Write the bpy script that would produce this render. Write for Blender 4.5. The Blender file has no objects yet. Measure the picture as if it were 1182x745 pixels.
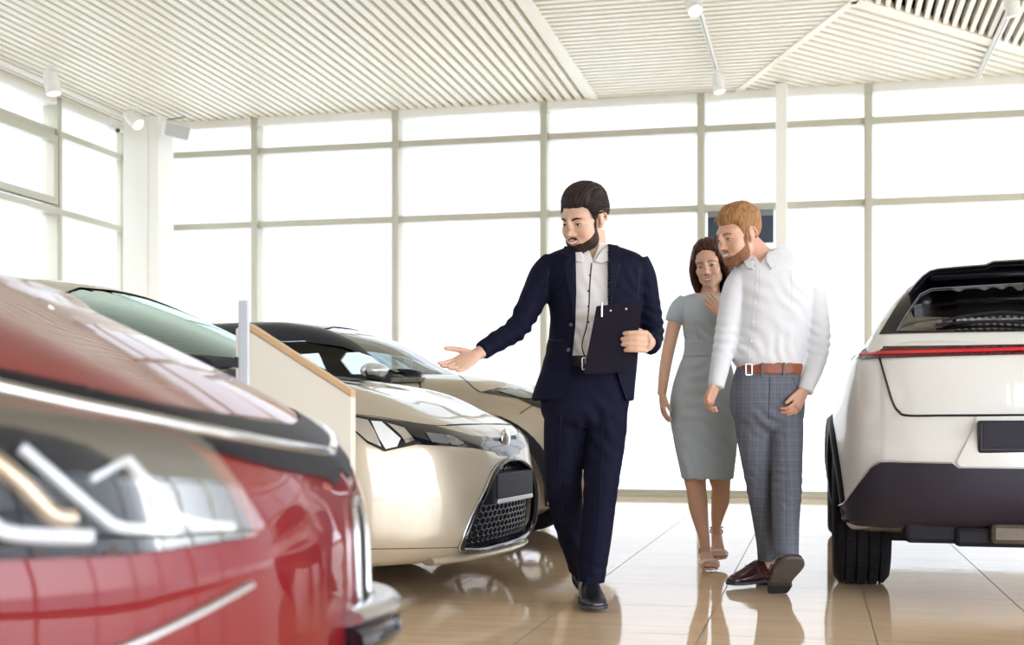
WORLD_S = 1.05; WORLD_SUN = 6.0; EXPO = 0.62
import bpy, bmesh, math, random
import numpy as np
from mathutils import Vector, Matrix
from mathutils.bvhtree import BVHTree
from mathutils.geometry import delaunay_2d_cdt
random.seed(7); np.random.seed(7)
R = math.radians
SC = bpy.context.scene
COL = SC.collection

# ------------------------------------------------------------------ camera model
FPX, CX, HY, CH = 1510.0, 591.0, 486.0, 0.78
def wp(px, py, d):
    """world point seen at photo pixel (px,py) at depth d"""
    return Vector(((px-CX)/FPX*d, d, CH-(py-HY)/FPX*d))
ANG = math.atan2(351, 1510)
TX = np.array([math.cos(ANG), -math.sin(ANG)]); LX = np.array([math.sin(ANG), math.cos(ANG)])
def room(u, v): return TX*u+LX*v
def uv_of(x, y): return float(TX@np.array([x, y])), float(LX@np.array([x, y]))

# ------------------------------------------------------------------ materials
MATS = {}
def mat(name, col, rough=.5, metal=0., coat=0., coat_rough=.03, spec=.5, noise=0., nscale=20., bump=0., bscale=60.,
        emit=None, sheen=0., stretch=None, sss=0.):
    if name in MATS: return MATS[name]
    m = bpy.data.materials.new(name); m.use_nodes = True
    nt = m.node_tree; b = nt.nodes['Principled BSDF']
    b.inputs['Base Color'].default_value = (*col, 1); b.inputs['Roughness'].default_value = rough
    b.inputs['Metallic'].default_value = metal; b.inputs['Coat Weight'].default_value = coat
    b.inputs['Coat Roughness'].default_value = coat_rough; b.inputs['Specular IOR Level'].default_value = spec
    if sheen: b.inputs['Sheen Weight'].default_value = sheen
    if sss:
        b.inputs['Subsurface Weight'].default_value = sss; b.inputs['Subsurface Radius'].default_value = (.02, .008, .004)
        b.inputs['Subsurface Scale'].default_value = .3
    if emit:
        b.inputs['Emission Color'].default_value = (*emit[:3], 1); b.inputs['Emission Strength'].default_value = emit[3]
    tc = nt.nodes.new('ShaderNodeTexCoord'); src = tc.outputs['Object']
    if stretch:
        mp = nt.nodes.new('ShaderNodeMapping'); mp.inputs['Scale'].default_value = stretch
        nt.links.new(src, mp.inputs['Vector']); src = mp.outputs['Vector']
    n = nt.nodes.new('ShaderNodeTexNoise'); n.inputs['Scale'].default_value = nscale; n.inputs['Detail'].default_value = 4
    nt.links.new(src, n.inputs['Vector'])
    mx = nt.nodes.new('ShaderNodeMix'); mx.data_type = 'RGBA'
    k = noise if noise else .015
    mx.inputs[6].default_value = (*[c*(1-k) for c in col], 1); mx.inputs[7].default_value = (*[min(1, c*(1+k)) for c in col], 1)
    nt.links.new(n.outputs['Fac'], mx.inputs[0]); nt.links.new(mx.outputs[2], b.inputs['Base Color'])
    if bump:
        n2 = nt.nodes.new('ShaderNodeTexNoise'); n2.inputs['Scale'].default_value = bscale; n2.inputs['Detail'].default_value = 3
        nt.links.new(src, n2.inputs['Vector'])
        bp = nt.nodes.new('ShaderNodeBump'); bp.inputs['Strength'].default_value = bump; bp.inputs['Distance'].default_value = .01
        nt.links.new(n2.outputs['Fac'], bp.inputs['Height']); nt.links.new(bp.outputs['Normal'], b.inputs['Normal'])
    MATS[name] = m; return m
def glassmat(name, tint=(1, 1, 1), refl=1.0, ior=1.45, gcol=(1, 1, 1)):
    m = bpy.data.materials.new(name); m.use_nodes = True; nt = m.node_tree; nt.nodes.clear()
    o = nt.nodes.new('ShaderNodeOutputMaterial'); t = nt.nodes.new('ShaderNodeBsdfTransparent'); g = nt.nodes.new('ShaderNodeBsdfGlossy')
    f = nt.nodes.new('ShaderNodeFresnel'); x = nt.nodes.new('ShaderNodeMixShader'); mu = nt.nodes.new('ShaderNodeMath')
    mu.operation = 'MULTIPLY'; mu.inputs[1].default_value = refl; mu.use_clamp = True
    t.inputs[0].default_value = (*tint, 1); g.inputs['Roughness'].default_value = 0.0; g.inputs['Color'].default_value = (*gcol, 1); f.inputs[0].default_value = ior
    nt.links.new(f.outputs[0], mu.inputs[0]); nt.links.new(mu.outputs[0], x.inputs[0]); nt.links.new(t.outputs[0], x.inputs[1]); nt.links.new(g.outputs[0], x.inputs[2])
    nt.links.new(x.outputs[0], o.inputs[0]); return m

# ------------------------------------------------------------------ mesh helpers
class MB:
    def __init__(s): s.v = []; s.f = []
    def add(s, v, f):
        o = len(s.v); s.v += [tuple(p) for p in v]; s.f += [tuple(i+o for i in q) for q in f]; return s
    def box(s, x0, x1, y0, y1, z0, z1):
        v = [(x0,y0,z0),(x1,y0,z0),(x1,y1,z0),(x0,y1,z0),(x0,y0,z1),(x1,y0,z1),(x1,y1,z1),(x0,y1,z1)]
        return s.add(v, [(0,3,2,1),(4,5,6,7),(0,1,5,4),(1,2,6,5),(2,3,7,6),(3,0,4,7)])
    def bar(s, a, b, w, h, up=(0,0,1)):
        a = Vector(a); b = Vector(b); d = (b-a).normalized(); u = Vector(up); sd = d.cross(u).normalized(); u = sd.cross(d)
        v = []
        for p in (a, b):
            for i, j in ((-1,-1),(1,-1),(1,1),(-1,1)): v.append(p+sd*(i*w/2)+u*(j*h/2))
        return s.add(v, [(0,3,2,1),(4,5,6,7),(0,1,5,4),(1,2,6,5),(2,3,7,6),(3,0,4,7)])
    def tube(s, pts, rad, n=10, cap=True, flat=None, up=(0,0,1)):
        """loft: pts list; rad float / list of r / list of (ra,rb). ra along side, rb along up"""
        P = [Vector(p) for p in pts]; m = len(P); rr = []
        for i in range(m):
            r = rad if isinstance(rad, (int, float)) else rad[i]
            rr.append((r, r) if isinstance(r, (int, float)) else r)
        v = []; f = []; prev = None
        for i in range(m):
            t = (P[min(i+1, m-1)]-P[max(i-1, 0)]).normalized()
            if prev is None:
                u = Vector(up)
                if abs(t.dot(u)) > .98: u = Vector((0, 1, 0))
                sd = t.cross(u).normalized()
            else:
                sd = (prev-t*prev.dot(t)).normalized()
            prev = sd; uu = sd.cross(t)
            for k in range(n):
                a = 2*math.pi*k/n; v.append(P[i]+sd*(math.cos(a)*rr[i][0])+uu*(math.sin(a)*rr[i][1]))
        for i in range(m-1):
            for k in range(n):
                k2 = (k+1) % n; f.append((i*n+k, i*n+k2, (i+1)*n+k2, (i+1)*n+k))
        if cap:
            f.append(tuple(range(n-1, -1, -1))); f.append(tuple((m-1)*n+k for k in range(n)))
        return s.add(v, f)
    def ball(s, c, r, M=None, nu=16, nv=10):
        r = (r, r, r) if isinstance(r, (int, float)) else r
        c = Vector(c); v = []; f = []
        for j in range(1, nv):
            th = math.pi*j/nv
            for i in range(nu):
                ph = 2*math.pi*i/nu
                q = Vector((math.sin(th)*math.cos(ph)*r[0], math.sin(th)*math.sin(ph)*r[1], math.cos(th)*r[2]))
                if M: q = M @ q
                v.append(c+q)
        t = Vector((0, 0, r[2])); b = Vector((0, 0, -r[2]))
        if M: t = M @ t; b = M @ b
        v += [c+t, c+b]; a = len(v)-2
        for j in range(nv-2):
            for i in range(nu):
                i2 = (i+1) % nu; f.append((j*nu+i, (j+1)*nu+i, (j+1)*nu+i2, j*nu+i2))
        for i in range(nu):
            i2 = (i+1) % nu; f.append((a, i, i2)); f.append((a+1, (nv-2)*nu+i2, (nv-2)*nu+i))
        return s.add(v, f)
    def lathe(s, prof, n=48, axis='y', M=None):
        """prof list of (r, h) ; axis along local y"""
        v = []; f = []; m = len(prof)
        for r, h in prof:
            for k in range(n):
                a = 2*math.pi*k/n; q = Vector((math.cos(a)*r, h, math.sin(a)*r)) if axis == 'y' else Vector((math.cos(a)*r, math.sin(a)*r, h))
                v.append(M @ q if M else q)
        for i in range(m-1):
            for k in range(n):
                k2 = (k+1) % n; f.append((i*n+k, (i+1)*n+k, (i+1)*n+k2, i*n+k2))
        return s.add(v, f)
    def prism(s, poly, a, b, axis):
        """poly of 2d pts extruded from a to b along axis 0/1/2 (other two coordinates in order)"""
        n = len(poly); v = []
        for h in (a, b):
            for p in poly:
                q = list(p); q.insert(axis, h); v.append(tuple(q))
        f = [tuple(range(n-1, -1, -1)), tuple(range(n, 2*n))]+[(i, (i+1) % n, n+(i+1) % n, n+i) for i in range(n)]
        return s.add(v, f)
def me_from(v, f, name='mesh'):
    me = bpy.data.meshes.new(name); me.from_pydata([tuple(p) for p in v], [], [tuple(q) for q in f]); me.update(); return me
def fixn(me):
    b = bmesh.new(); b.from_mesh(me); bmesh.ops.recalc_face_normals(b, faces=b.faces); b.to_mesh(me); b.free(); me.update()
def obj(name, g, m, parent=None, smooth=None, fix=True, bevel=0., bseg=2, solid=0., subsurf=0, rotz=None):
    me = g if isinstance(g, bpy.types.Mesh) else me_from(g.v, g.f, name)
    if fix: fixn(me)
    for mm in (m if isinstance(m, (list, tuple)) else [m]): me.materials.append(mm)
    o = bpy.data.objects.new(name, me); COL.objects.link(o)
    if parent: o.parent = parent
    if solid:
        md = o.modifiers.new('solid', 'SOLIDIFY'); md.thickness = solid; md.offset = -1
    if bevel:
        md = o.modifiers.new('bevel', 'BEVEL'); md.width = bevel; md.segments = bseg; md.limit_method = 'ANGLE'; md.angle_limit = R(40)
    if subsurf:
        md = o.modifiers.new('sub', 'SUBSURF'); md.levels = md.render_levels = subsurf
    if smooth is not None:
        me.shade_smooth() if hasattr(me, 'shade_smooth') else None
        if smooth < 170:
            me.set_sharp_from_angle(angle=R(smooth))
    if rotz is not None: o.rotation_euler = (0, 0, rotz)
    return o
def thing(name, label, cat, loc=(0,0,0), rotz=0, group=None):
    o = bpy.data.objects.new(name, None); COL.objects.link(o); o.location = loc; o.rotation_euler = (0, 0, rotz)
    o.empty_display_size = .1
    return tag(o, label, cat, group)
def tag(o, label, cat, group=None):
    o['label'] = label; o['category'] = cat
    if group: o['group'] = group
    return o
def struct(o): o['kind'] = 'structure'; return o
def evaluated(o):
    dg = bpy.context.evaluated_depsgraph_get(); dg.update()
    return bpy.data.meshes.new_from_object(o.evaluated_get(dg))
def boolean(me, cutters, op='DIFFERENCE', solver='EXACT'):
    """returns new mesh = me op cutters (list of MB)"""
    o = bpy.data.objects.new('tmp', me); COL.objects.link(o); tmp = []
    for c in cutters:
        cm = me_from(c.v, c.f) if isinstance(c, MB) else c
        if isinstance(c, MB): fixn(cm)
        co = bpy.data.objects.new('cut', cm); COL.objects.link(co); tmp.append(co)
        md = o.modifiers.new('b', 'BOOLEAN'); md.operation = op; md.object = co; md.solver = solver
    r = evaluated(o)
    for t in tmp+[o]: bpy.data.objects.remove(t)
    return r
def me_np(me):
    n = len(me.vertices); a = np.empty(n*3, np.float32); me.vertices.foreach_get('co', a); return a.reshape(-1, 3).astype(float)
def me_set(me, a): me.vertices.foreach_set('co', a.astype(np.float32).ravel()); me.update()
def relax(me, it=3, k=.5, vol=True):
    V = me_np(me); n = len(V); e = np.empty(len(me.edges)*2, np.int32); me.edges.foreach_get('vertices', e); e = e.reshape(-1, 2)
    deg = np.bincount(e.ravel(), minlength=n).astype(float); deg[deg == 0] = 1
    def lap(V):
        A = np.zeros_like(V)
        for c in range(3): A[:, c] = np.bincount(e[:,0], V[e[:,1],c], n)+np.bincount(e[:,1], V[e[:,0],c], n)
        return A/deg[:,None]-V
    for _ in range(it):
        V = V+k*lap(V)
        if vol: V = V-(k+.03)*lap(V)
    me_set(me, V); return me
def vunion(mb, voxel=.006, it=4, k=.5, vol=True):
    me = me_from(mb.v, mb.f); fixn(me)
    o = bpy.data.objects.new('tmp', me); COL.objects.link(o)
    md = o.modifiers.new('r', 'REMESH'); md.mode = 'VOXEL'; md.voxel_size = voxel; md.use_smooth_shade = True
    r = evaluated(o); bpy.data.objects.remove(o)
    return relax(r, it, k, vol)
def bvh_of(me):
    return BVHTree.FromPolygons([v.co.copy() for v in me.vertices], [tuple(p.vertices) for p in me.polygons])
def cr(pts, n):
    """Catmull-Rom through pts -> n samples"""
    P = [Vector(p) if len(p) == 3 else Vector((*p, 0)) for p in pts]; m = len(P); out = []
    for i in range(n):
        t = i/(n-1)*(m-1); k = min(int(t), m-2); u = t-k
        p0 = P[max(k-1, 0)]; p1 = P[k]; p2 = P[k+1]; p3 = P[min(k+2, m-1)]
        out.append(.5*((2*p1)+(p2-p0)*u+(2*p0-5*p1+4*p2-p3)*u*u+(3*p1-p0-3*p2+p3)*u**3))
    return out
def crclosed(pts, per=8):
    P = [Vector((*p, 0)) for p in pts]; m = len(P); out = []
    for k in range(m):
        p0, p1, p2, p3 = P[k-1], P[k], P[(k+1) % m], P[(k+2) % m]
        for j in range(per):
            u = j/per; q = .5*((2*p1)+(p2-p0)*u+(2*p0-5*p1+4*p2-p3)*u*u+(3*p1-p0-3*p2+p3)*u**3); out.append((q.x, q.y))
    return out
def dens(poly, step):
    out = []; n = len(poly)
    for i in range(n):
        a = np.array(poly[i], float); b = np.array(poly[(i+1) % n], float); k = max(1, int(np.linalg.norm(b-a)/step))
        for j in range(k): out.append(tuple(a+(b-a)*j/k))
    return out
def inpoly(x, y, poly):
    c = False; n = len(poly); j = n-1
    for i in range(n):
        xi, yi = poly[i]; xj, yj = poly[j]
        if (yi > y) != (yj > y) and x < (xj-xi)*(y-yi)/(yj-yi)+xi: c = not c
        j = i
    return c
def cdt(outline, holes=(), step=.02):
    """triangulate outline minus holes with interior grid points; returns pts2d, faces"""
    loops = [dens(outline, step)]+[dens(h, step) for h in holes]
    pts = []; fl = []; 
    for lp in loops:
        o = len(pts); pts += [Vector(p) for p in lp]; fl.append(list(range(o, o+len(lp))))
    eds = []
    for l in fl: eds += [(l[i], l[(i+1) % len(l)]) for i in range(len(l))]
    xs = [p[0] for p in loops[0]]; ys = [p[1] for p in loops[0]]
    arr = np.array([tuple(p) for p in pts])
    j = 0; y = min(ys)+step*.5
    while y < max(ys):
        x = min(xs)+step*(.5 if j % 2 else .0)
        while x < max(xs):
            if inpoly(x, y, loops[0]) and not any(inpoly(x, y, h) for h in loops[1:]):
                if np.min((arr[:,0]-x)**2+(arr[:,1]-y)**2) > (step*.45)**2: pts.append(Vector((x, y)))
            x += step
        y += step*.87; j += 1
    vv, ee, ff, _, _, _ = delaunay_2d_cdt(pts, eds, [], 0, 1e-6)
    out = []
    for f in ff:
        c = sum((Vector(vv[i]) for i in f), Vector((0, 0)))/len(f)
        if inpoly(c.x, c.y, loops[0]) and not any(inpoly(c.x, c.y, h) for h in loops[1:]): out.append(tuple(f))
    return [tuple(v) for v in vv], out
def patch(bvh, outline, raydef, holes=(), step=.02, off=.003, mirror=False):
    """project a flat outline on a surface. raydef(p2)->(origin,dir). Returns MB"""
    if max(abs(q) for p in outline for q in p) > 20: step *= 260     # outline given in viewing-angle units
    pts, fs = cdt(outline, holes, step); v = []; ok = []
    for p in pts:
        o, d = raydef(p); h = bvh.ray_cast(o, d)
        if h[0] is None: v.append(o); ok.append(False)
        else:
            n = h[1] if h[1].dot(d) < 0 else -h[1]; v.append(h[0]+n*off); ok.append(True)
    mb = MB(); mb.add(v, [f for f in fs if all(ok[i] for i in f)])
    # drop unused
    return compact(mb, mirror)
def compact(mb, mirror=False):
    used = sorted({i for f in mb.f for i in f}); mp = {u: i for i, u in enumerate(used)}
    r = MB(); r.v = [tuple(mb.v[u]) for u in used]; r.f = [tuple(mp[i] for i in f) for f in mb.f]
    if mirror:
        r.v = [(x, -y, z) for x, y, z in r.v]; r.f = [tuple(reversed(f)) for f in r.f]
    return r
def mirrored(mb):
    r = MB(); r.v = [(p[0], -p[1], p[2]) for p in mb.v]; r.f = [tuple(reversed(f)) for f in mb.f]; return r
def ribbon(bvh, pts2, raydef, w=.006, off=.002, n=40, closed=False):
    """thin line lying on a surface along a 2-d curve"""
    C = cr(pts2, n); P = []
    for p in C:
        o, d = raydef((p.x, p.y)); h = bvh.ray_cast(o, d)
        if h[0] is not None:
            nn = h[1] if h[1].dot(d) < 0 else -h[1]; P.append((h[0], nn))
    v = []; f = []
    for i, (p, nn) in enumerate(P):
        t = (P[min(i+1, len(P)-1)][0]-P[max(i-1, 0)][0]).normalized(); s = t.cross(nn).normalized()
        v += [p+s*w/2+nn*off*.2, p+nn*off, p-s*w/2+nn*off*.2]
        if i: a = 3*(i-1); b = 3*i; f += [(a, a+1, b+1, b), (a+1, a+2, b+2, b+1)]
    return MB().add(v, f)
# ================================================================== ROOM
M_floor = None
def floor_material():
    m = bpy.data.materials.new('polished beige floor tile'); m.use_nodes = True; nt = m.node_tree; b = nt.nodes['Principled BSDF']
    tc = nt.nodes.new('ShaderNodeTexCoord'); sx = nt.nodes.new('ShaderNodeSeparateXYZ'); nt.links.new(tc.outputs['Object'], sx.inputs[0])
    def M(op, a, bb=None):
        n = nt.nodes.new('ShaderNodeMath'); n.operation = op
        for i, q in enumerate((a, bb)):
            if q is None: continue
            if isinstance(q, (int, float)): n.inputs[i].default_value = q
            else: nt.links.new(q, n.inputs[i])
        return n.outputs[0]
    def grid(o, off, p):
        a = M('DIVIDE', M('SUBTRACT', o, off), p); fr = M('FRACT', M('ADD', a, 100.0)); d = M('MULTIPLY', M('MINIMUM', fr, M('SUBTRACT', 1.0, fr)), p); return d, M('FLOOR', M('ADD', a, 100.0))
    du, iu = grid(sx.outputs[0], -.409, .618); dv, iv = grid(sx.outputs[1], 5.515, .72)
    g = M('LESS_THAN', M('MINIMUM', du, dv), .0028)
    cmb = nt.nodes.new('ShaderNodeCombineXYZ'); nt.links.new(iu, cmb.inputs[0]); nt.links.new(iv, cmb.inputs[1])
    wn = nt.nodes.new('ShaderNodeTexWhiteNoise'); nt.links.new(cmb.outputs[0], wn.inputs['Vector'])
    mp = nt.nodes.new('ShaderNodeMapping'); mp.inputs['Scale'].default_value = (.5, 5, 1); nt.links.new(tc.outputs['Object'], mp.inputs[0])
    nz = nt.nodes.new('ShaderNodeTexNoise'); nz.inputs['Scale'].default_value = 3; nz.inputs['Detail'].default_value = 5; nt.links.new(mp.outputs[0], nz.inputs['Vector'])
    r = nt.nodes.new('ShaderNodeValToRGB'); r.color_ramp.elements[0].position = .3; r.color_ramp.elements[1].position = .75
    r.color_ramp.elements[0].color = (.76, .55, .355, 1); r.color_ramp.elements[1].color = (.86, .66, .46, 1)
    fac = M('ADD', M('MULTIPLY', wn.outputs['Value'], .25), M('MULTIPLY', nz.outputs['Fac'], .8)); nt.links.new(fac, r.inputs[0])
    mx = nt.nodes.new('ShaderNodeMix'); mx.data_type = 'RGBA'; mx.inputs[7].default_value = (.22, .17, .12, 1)
    nt.links.new(g, mx.inputs[0]); nt.links.new(r.outputs[0], mx.inputs[6]); nt.links.new(mx.outputs[2], b.inputs['Base Color'])
    rg = M('ADD', M('MULTIPLY', g, .4), .055); nt.links.new(rg, b.inputs['Roughness'])
    b.inputs['Specular IOR Level'].default_value = .32
    b.inputs['Coat Weight'].default_value = 0.0
    n3 = nt.nodes.new('ShaderNodeTexNoise'); n3.inputs['Scale'].default_value = 9; n3.inputs['Detail'].default_value = 2; nt.links.new(tc.outputs['Object'], n3.inputs['Vector'])
    bp = nt.nodes.new('ShaderNodeBump'); bp.inputs['Strength'].default_value = .05; bp.inputs['Distance'].default_value = .01
    nt.links.new(n3.outputs['Fac'], bp.inputs['Height']); nt.links.new(bp.outputs['Normal'], b.inputs['Normal'])
    return m
U0, U1, V0, V1 = -7.74, 6.6, -5.0, 13.54
ROT = -ANG
m_white = mat('white painted plaster', (.88, .86, .79), .6, bump=.05)
m_slat = mat('white lacquered ceiling slat', (.90, .865, .745), .45)
m_back = mat('cream ceiling backing board', (.84, .81, .70), .8)
m_backd = mat('brown ceiling void', (.20, .165, .11), .9)
m_alu = mat('beige powder coated aluminium', (.52, .50, .405), .4, metal=.2)
m_glass = glassmat('clear window glass', (.985, .99, 1), .25)
m_track = mat('white track lamp plastic', (.85, .84, .79), .4)
m_lamp = mat('warm lit lamp glass', (1, .95, .8), .3, emit=(1, .93, .8, 1.6))
m_darkgrey = mat('dark grey plastic', (.03, .03, .035), .45)
m_grey = mat('grey plastic', (.35, .35, .34), .45)

mb = MB(); mb.box(U0-.2, U1+.2, V0-.2, V1+.15, -.12, 0)
struct(obj('floor', mb, floor_material(), rotz=ROT))
H0 = 4.12
def ceil_pt(px, py):
    d = (H0-CH)*FPX/(HY-py); return np.array([(px-CX)/FPX*d, d])
b1 = ceil_pt(607.6, 0); t2a = ceil_pt(986, 0); t2b = ceil_pt(853.8, 103); dDa = ceil_pt(988.6, 0); dDb = ceil_pt(1182, 58)
ub, _ = uv_of(*b1); ua, va = uv_of(*t2a); u2, v2 = uv_of(*t2b); u3, v3 = uv_of(*dDb)
VE = V1-.12
ut = ua+(u2-ua)*(VE-va)/(v2-va)             # trim 2 at the far wall
vr = va+(v3-va)*(U1-ua)/(u3-ua)             # trim D at the right wall
def slats(mb, poly, d, pitch, w, z0, z1, phase=0):
    """boxes along unit direction d, clipped to a convex polygon (room coords)"""
    d = np.array(d, float); d /= np.linalg.norm(d); n = np.array([-d[1], d[0]]); P = [np.array(p) for p in poly]
    lo = min(p@n for p in P); hi = max(p@n for p in P); k = math.floor(lo/pitch)
    while k*pitch < hi:
        c = k*pitch+phase; k += 1; ts = []
        for i in range(len(P)):
            a, b = P[i], P[(i+1) % len(P)]; sa, sb = a@n-c, b@n-c
            if sa*sb < 0: q = a+(b-a)*sa/(sa-sb); ts.append(q@d)
        if len(ts) >= 2 and max(ts)-min(ts) > .05:
            a = d*min(ts)+n*c; b = d*max(ts)+n*c; mb.bar((a[0], a[1], (z0+z1)/2), (b[0], b[1], (z0+z1)/2), w, z1-z0)
UL = U0+.12
mb = MB(); mb.box(U0-.2, U1+.2, V0-.2, V1+.15, 4.62, 4.75)
struct(obj('ceiling', mb, m_backd, rotz=ROT))
polyA = [(UL, V0), (ub, V0), (ub, VE), (UL, VE)]
polyB = [(ub, V0), (ua, V0), (ua, va), (ut, VE), (ub, VE)]
polyC = [(ua, va), (U1, vr), (U1, VE), (ut, VE)] if vr < VE else [(ua, va), (ua+(u3-ua)*(VE-va)/(v3-va), VE), (ut, VE)]
polyD = [(ua, V0), (U1, V0), (U1, min(vr, VE)), (ua, va)] if vr < VE else [(ua, V0), (U1, V0), (U1, VE), (ua+(u3-ua)*(VE-va)/(v3-va), VE), (ua, va)]
dD = (u3-ua, v3-va)
for nm, poly, d, p, w, ph in (('a', polyA, (0, 1), .1, .058, 0), ('b', polyB, (1, 0), .115, .066, 0), ('c', polyC, dD, .115, .066, .02)):
    mb = MB(); slats(mb, poly, d, p, w, H0, H0+.045, ph); 
    o = struct(obj('ceiling', mb, m_slat, rotz=ROT, fix=False))
    mb = MB(); mb.prism(poly, H0+.052, H0+.08, 2); struct(obj('ceiling', mb, m_back, rotz=ROT))
mb = MB(); slats(mb, polyD, (0, 1), .082, .040, H0, H0+.09, .01); struct(obj('ceiling', mb, m_slat, rotz=ROT, fix=False))
mb = MB()
for i in range(4): mb.box(ua, U1, 2+i*2.9, 2.06+i*2.9, H0+.12, H0+.18)
struct(obj('ceiling', mb, m_back, rotz=ROT, fix=False))
mb = MB(); zt = H0-.012
for a, b, w in (((ub, V0), (ub, VE), .085), ((ua, V0), (ua, va), .07), ((ua, va), (ut, VE), .07), ((ua, va), (polyC[1][0], polyC[1][1]), .09)):
    mb.bar((a[0], a[1], zt+.03), (b[0], b[1], zt+.03), w, .06)
struct(obj('trim_1', mb, m_slat, rotz=ROT, fix=False))

# glazed walls ------------------------------------------------------
ZR = (2.95, 3.76)
wn = [0]
def bay(side, a, b, frameL=True, opening=False):
    """one glazed bay between mullion centres a<b on a wall"""
    wn[0] += 1; fr = MB(); gl = MB(); w = .075; dp = .13
    def B(m, s0, s1, n0, n1, z0, z1):
        if side == 'back': m.box(s0, s1, V1+n0, V1+n1, z0, z1)
        elif side == 'left': m.box(U0-n1, U0-n0, s0, s1, z0, z1)
        elif side == 'right': m.box(U1+n0, U1+n1, s0, s1, z0, z1)
        else: m.box(s0, s1, V0-n1, V0-n0, z0, z1)
    B(fr, a-w/2, a+w/2, -dp, .05, .0, H0)
    B(fr, a-.03, a+.03, -dp-.012, -dp, 0, H0-.35)
    for z in ZR:
        B(fr, a+w/2, b-w/2, -dp*.75, .05, z-.035, z+.035)
        B(fr, a+w/2, a+w/2+.02, -dp*.8, .0, z-.042, z+.042)
    B(fr, a+w/2, b-w/2, -.06, .05, 0.0, .07); B(fr, a+w/2, b-w/2, -.10, -.06, 0, .028)
    if opening:
        z0, z1 = ZR[0]+.05, ZR[1]-.05; s0, s1 = a+.06, b-.06; t = .075
        for q in ((s0, s1, z0, z0+t), (s0, s1, z1-t, z1), (s0, s0+t, z0+t, z1-t), (s1-t, s1, z0+t, z1-t)): B(fr, q[0], q[1], -.15, -.07, q[2], q[3])
        B(fr, s0-.03, s1+.03, -.17, -.09, z0-.10, z0-.035)
    B(gl, a, b, .0, .012, .05, H0)
    o = struct(obj('window_%d' % wn[0], fr, m_alu, rotz=ROT, bevel=.004))
    obj('pane', gl, m_glass, o)
    return o
ms = [-7.68, -6.04, -4.41, -2.78, -1.144, .505, 2.15, 3.79, 5.43]
for i in range(len(ms)): bay('back', ms[i], ms[i+1] if i+1 < len(ms) else U1-.02)
lv = [13.44, 12.11, 10.47, 8.83, 7.19, 5.55, 3.91, 2.27, .63, -1.01, -2.65, -4.29]
for i in range(len(lv)-1): bay('left', lv[i+1], lv[i], opening=(i == 1))
for i in range(6, 9): bay('front', -7.68+i*1.56, -7.68+(i+1)*1.56)
for i in range(11): bay('right', V0+i*1.64, V0+(i+1)*1.64)
mb = MB(); mb.box(U0, U1, V1-.12, V1+.15, 4.04, 4.62); struct(obj('wall_back', mb, m_white, rotz=ROT))
mb = MB(); mb.box(U0-.15, U0+.12, V0, V1, 4.04, 4.62); struct(obj('wall_left', mb, m_white, rotz=ROT))
mb = MB(); mb.box(U1-.1, U1+.15, V0, V1, 4.04, 4.62); struct(obj('wall_right', mb, m_white, rotz=ROT))
mb = MB(); mb.box(U0, U1, V0-.15, V0+.1, 4.04, 4.62); mb.box(U0, 1.60, V0-.15, V0+.1, 0, 4.04); struct(obj('wall_front', mb, mat('brown grey wall paint', (.30, .26, .23), .6), rotz=ROT))
# columns
mb = MB(); mb.box(-7.42, -7.0, 13.04, 13.40, 0, H0); mb.box(-7.16, -7.12, 13.032, 13.04, 0, H0)
struct(obj('trim_2', mb, m_white, rotz=ROT, bevel=.01))
c = ceil_pt(902, 97); cu, cv = uv_of(*c)
mb = MB(); mb.box(cu-.055, cu+.055, cv-.055, cv+.055, 0, H0); struct(obj('trim_3', mb, m_white, rotz=ROT, bevel=.006))
# the square column in the corner and the slim post are building structure
# dark panel behind glass between the mullion at x=810 and the post
m_navy = mat('dark blue glossy panel', (.035, .05, .085), .15, coat=.5)
def wallpt(px, py, v):
    r = (px-CX)/FPX; d = v/(r*LX[0]+LX[1]); return d*(r*TX[0]+TX[1]), CH-(py-HY)/FPX*d
ua0, z0 = wallpt(817, 283, V1-.03); ua1, z1 = wallpt(893, 249, V1-.03)
mb = MB(); mb.box(ua0, ua1, V1-.055, V1-.015, z0, z1)
o = tag(obj('display_panel', mb, m_navy, rotz=ROT, bevel=.004), 'dark blue panel fixed in the window between mullion and slim white post', 'panel')
mb = MB(); mb.box(ua0, ua1, V1-.06, V1-.012, z1, z1+.055); obj('head_rail', mb, mat('blue grey metal rail', (.22, .27, .28), .4), o)

# ceiling fittings --------------------------------------------------
def ang_ceil(px, py, z):
    d = (z-CH)*FPX/(HY-py); return np.array([(px-CX)/FPX*d, d])
def track(name, a, b, label):
    A = Vector((*a, H0-.03)); B = Vector((*b, H0-.03))
    t = thing(name, label, 'light track', A, 0, 'ceiling light tracks')
    m = MB(); m.bar(Vector((0,0,0)), B-A, .035, .05); obj('rail', m, m_track, t, bevel=.004)
    m = MB(); d = (B-A).normalized(); s = d.cross(Vector((0,0,1)))
    m.bar(Vector((0,0,-.0265)), (B-A)+Vector((0,0,-.0265)), .01, .004); obj('slot', m, m_grey, t)
    m = MB(); m.bar(B-A, B-A+d*.02, .04, .055); obj('end_cap', m, m_track, t)
    return t
tA = ceil_pt(829, 84); s = np.array(room(*np.array(uv_of(*tA))-np.array([0, 6.5])))
track('light_track', s, tA, 'thin white light track on the middle slatted ceiling above the blond man')
tB = ceil_pt(1130.4, 82); s = np.array(room(*np.array(uv_of(*tB))-np.array([0, 6.5])))
track('light_track', s, tB, 'thin white light track crossing the open fins at top right')
tCu = -6.55; a = room(tCu, 5.0); b = room(tCu, 13.0)
ua_, va_ = uv_of(*ceil_pt(120, 122)); a = room(ua_, 4.5); b = room(ua_, 13.25)
track('light_track', a, b, 'thin white light track beside the left glazed wall')
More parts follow.
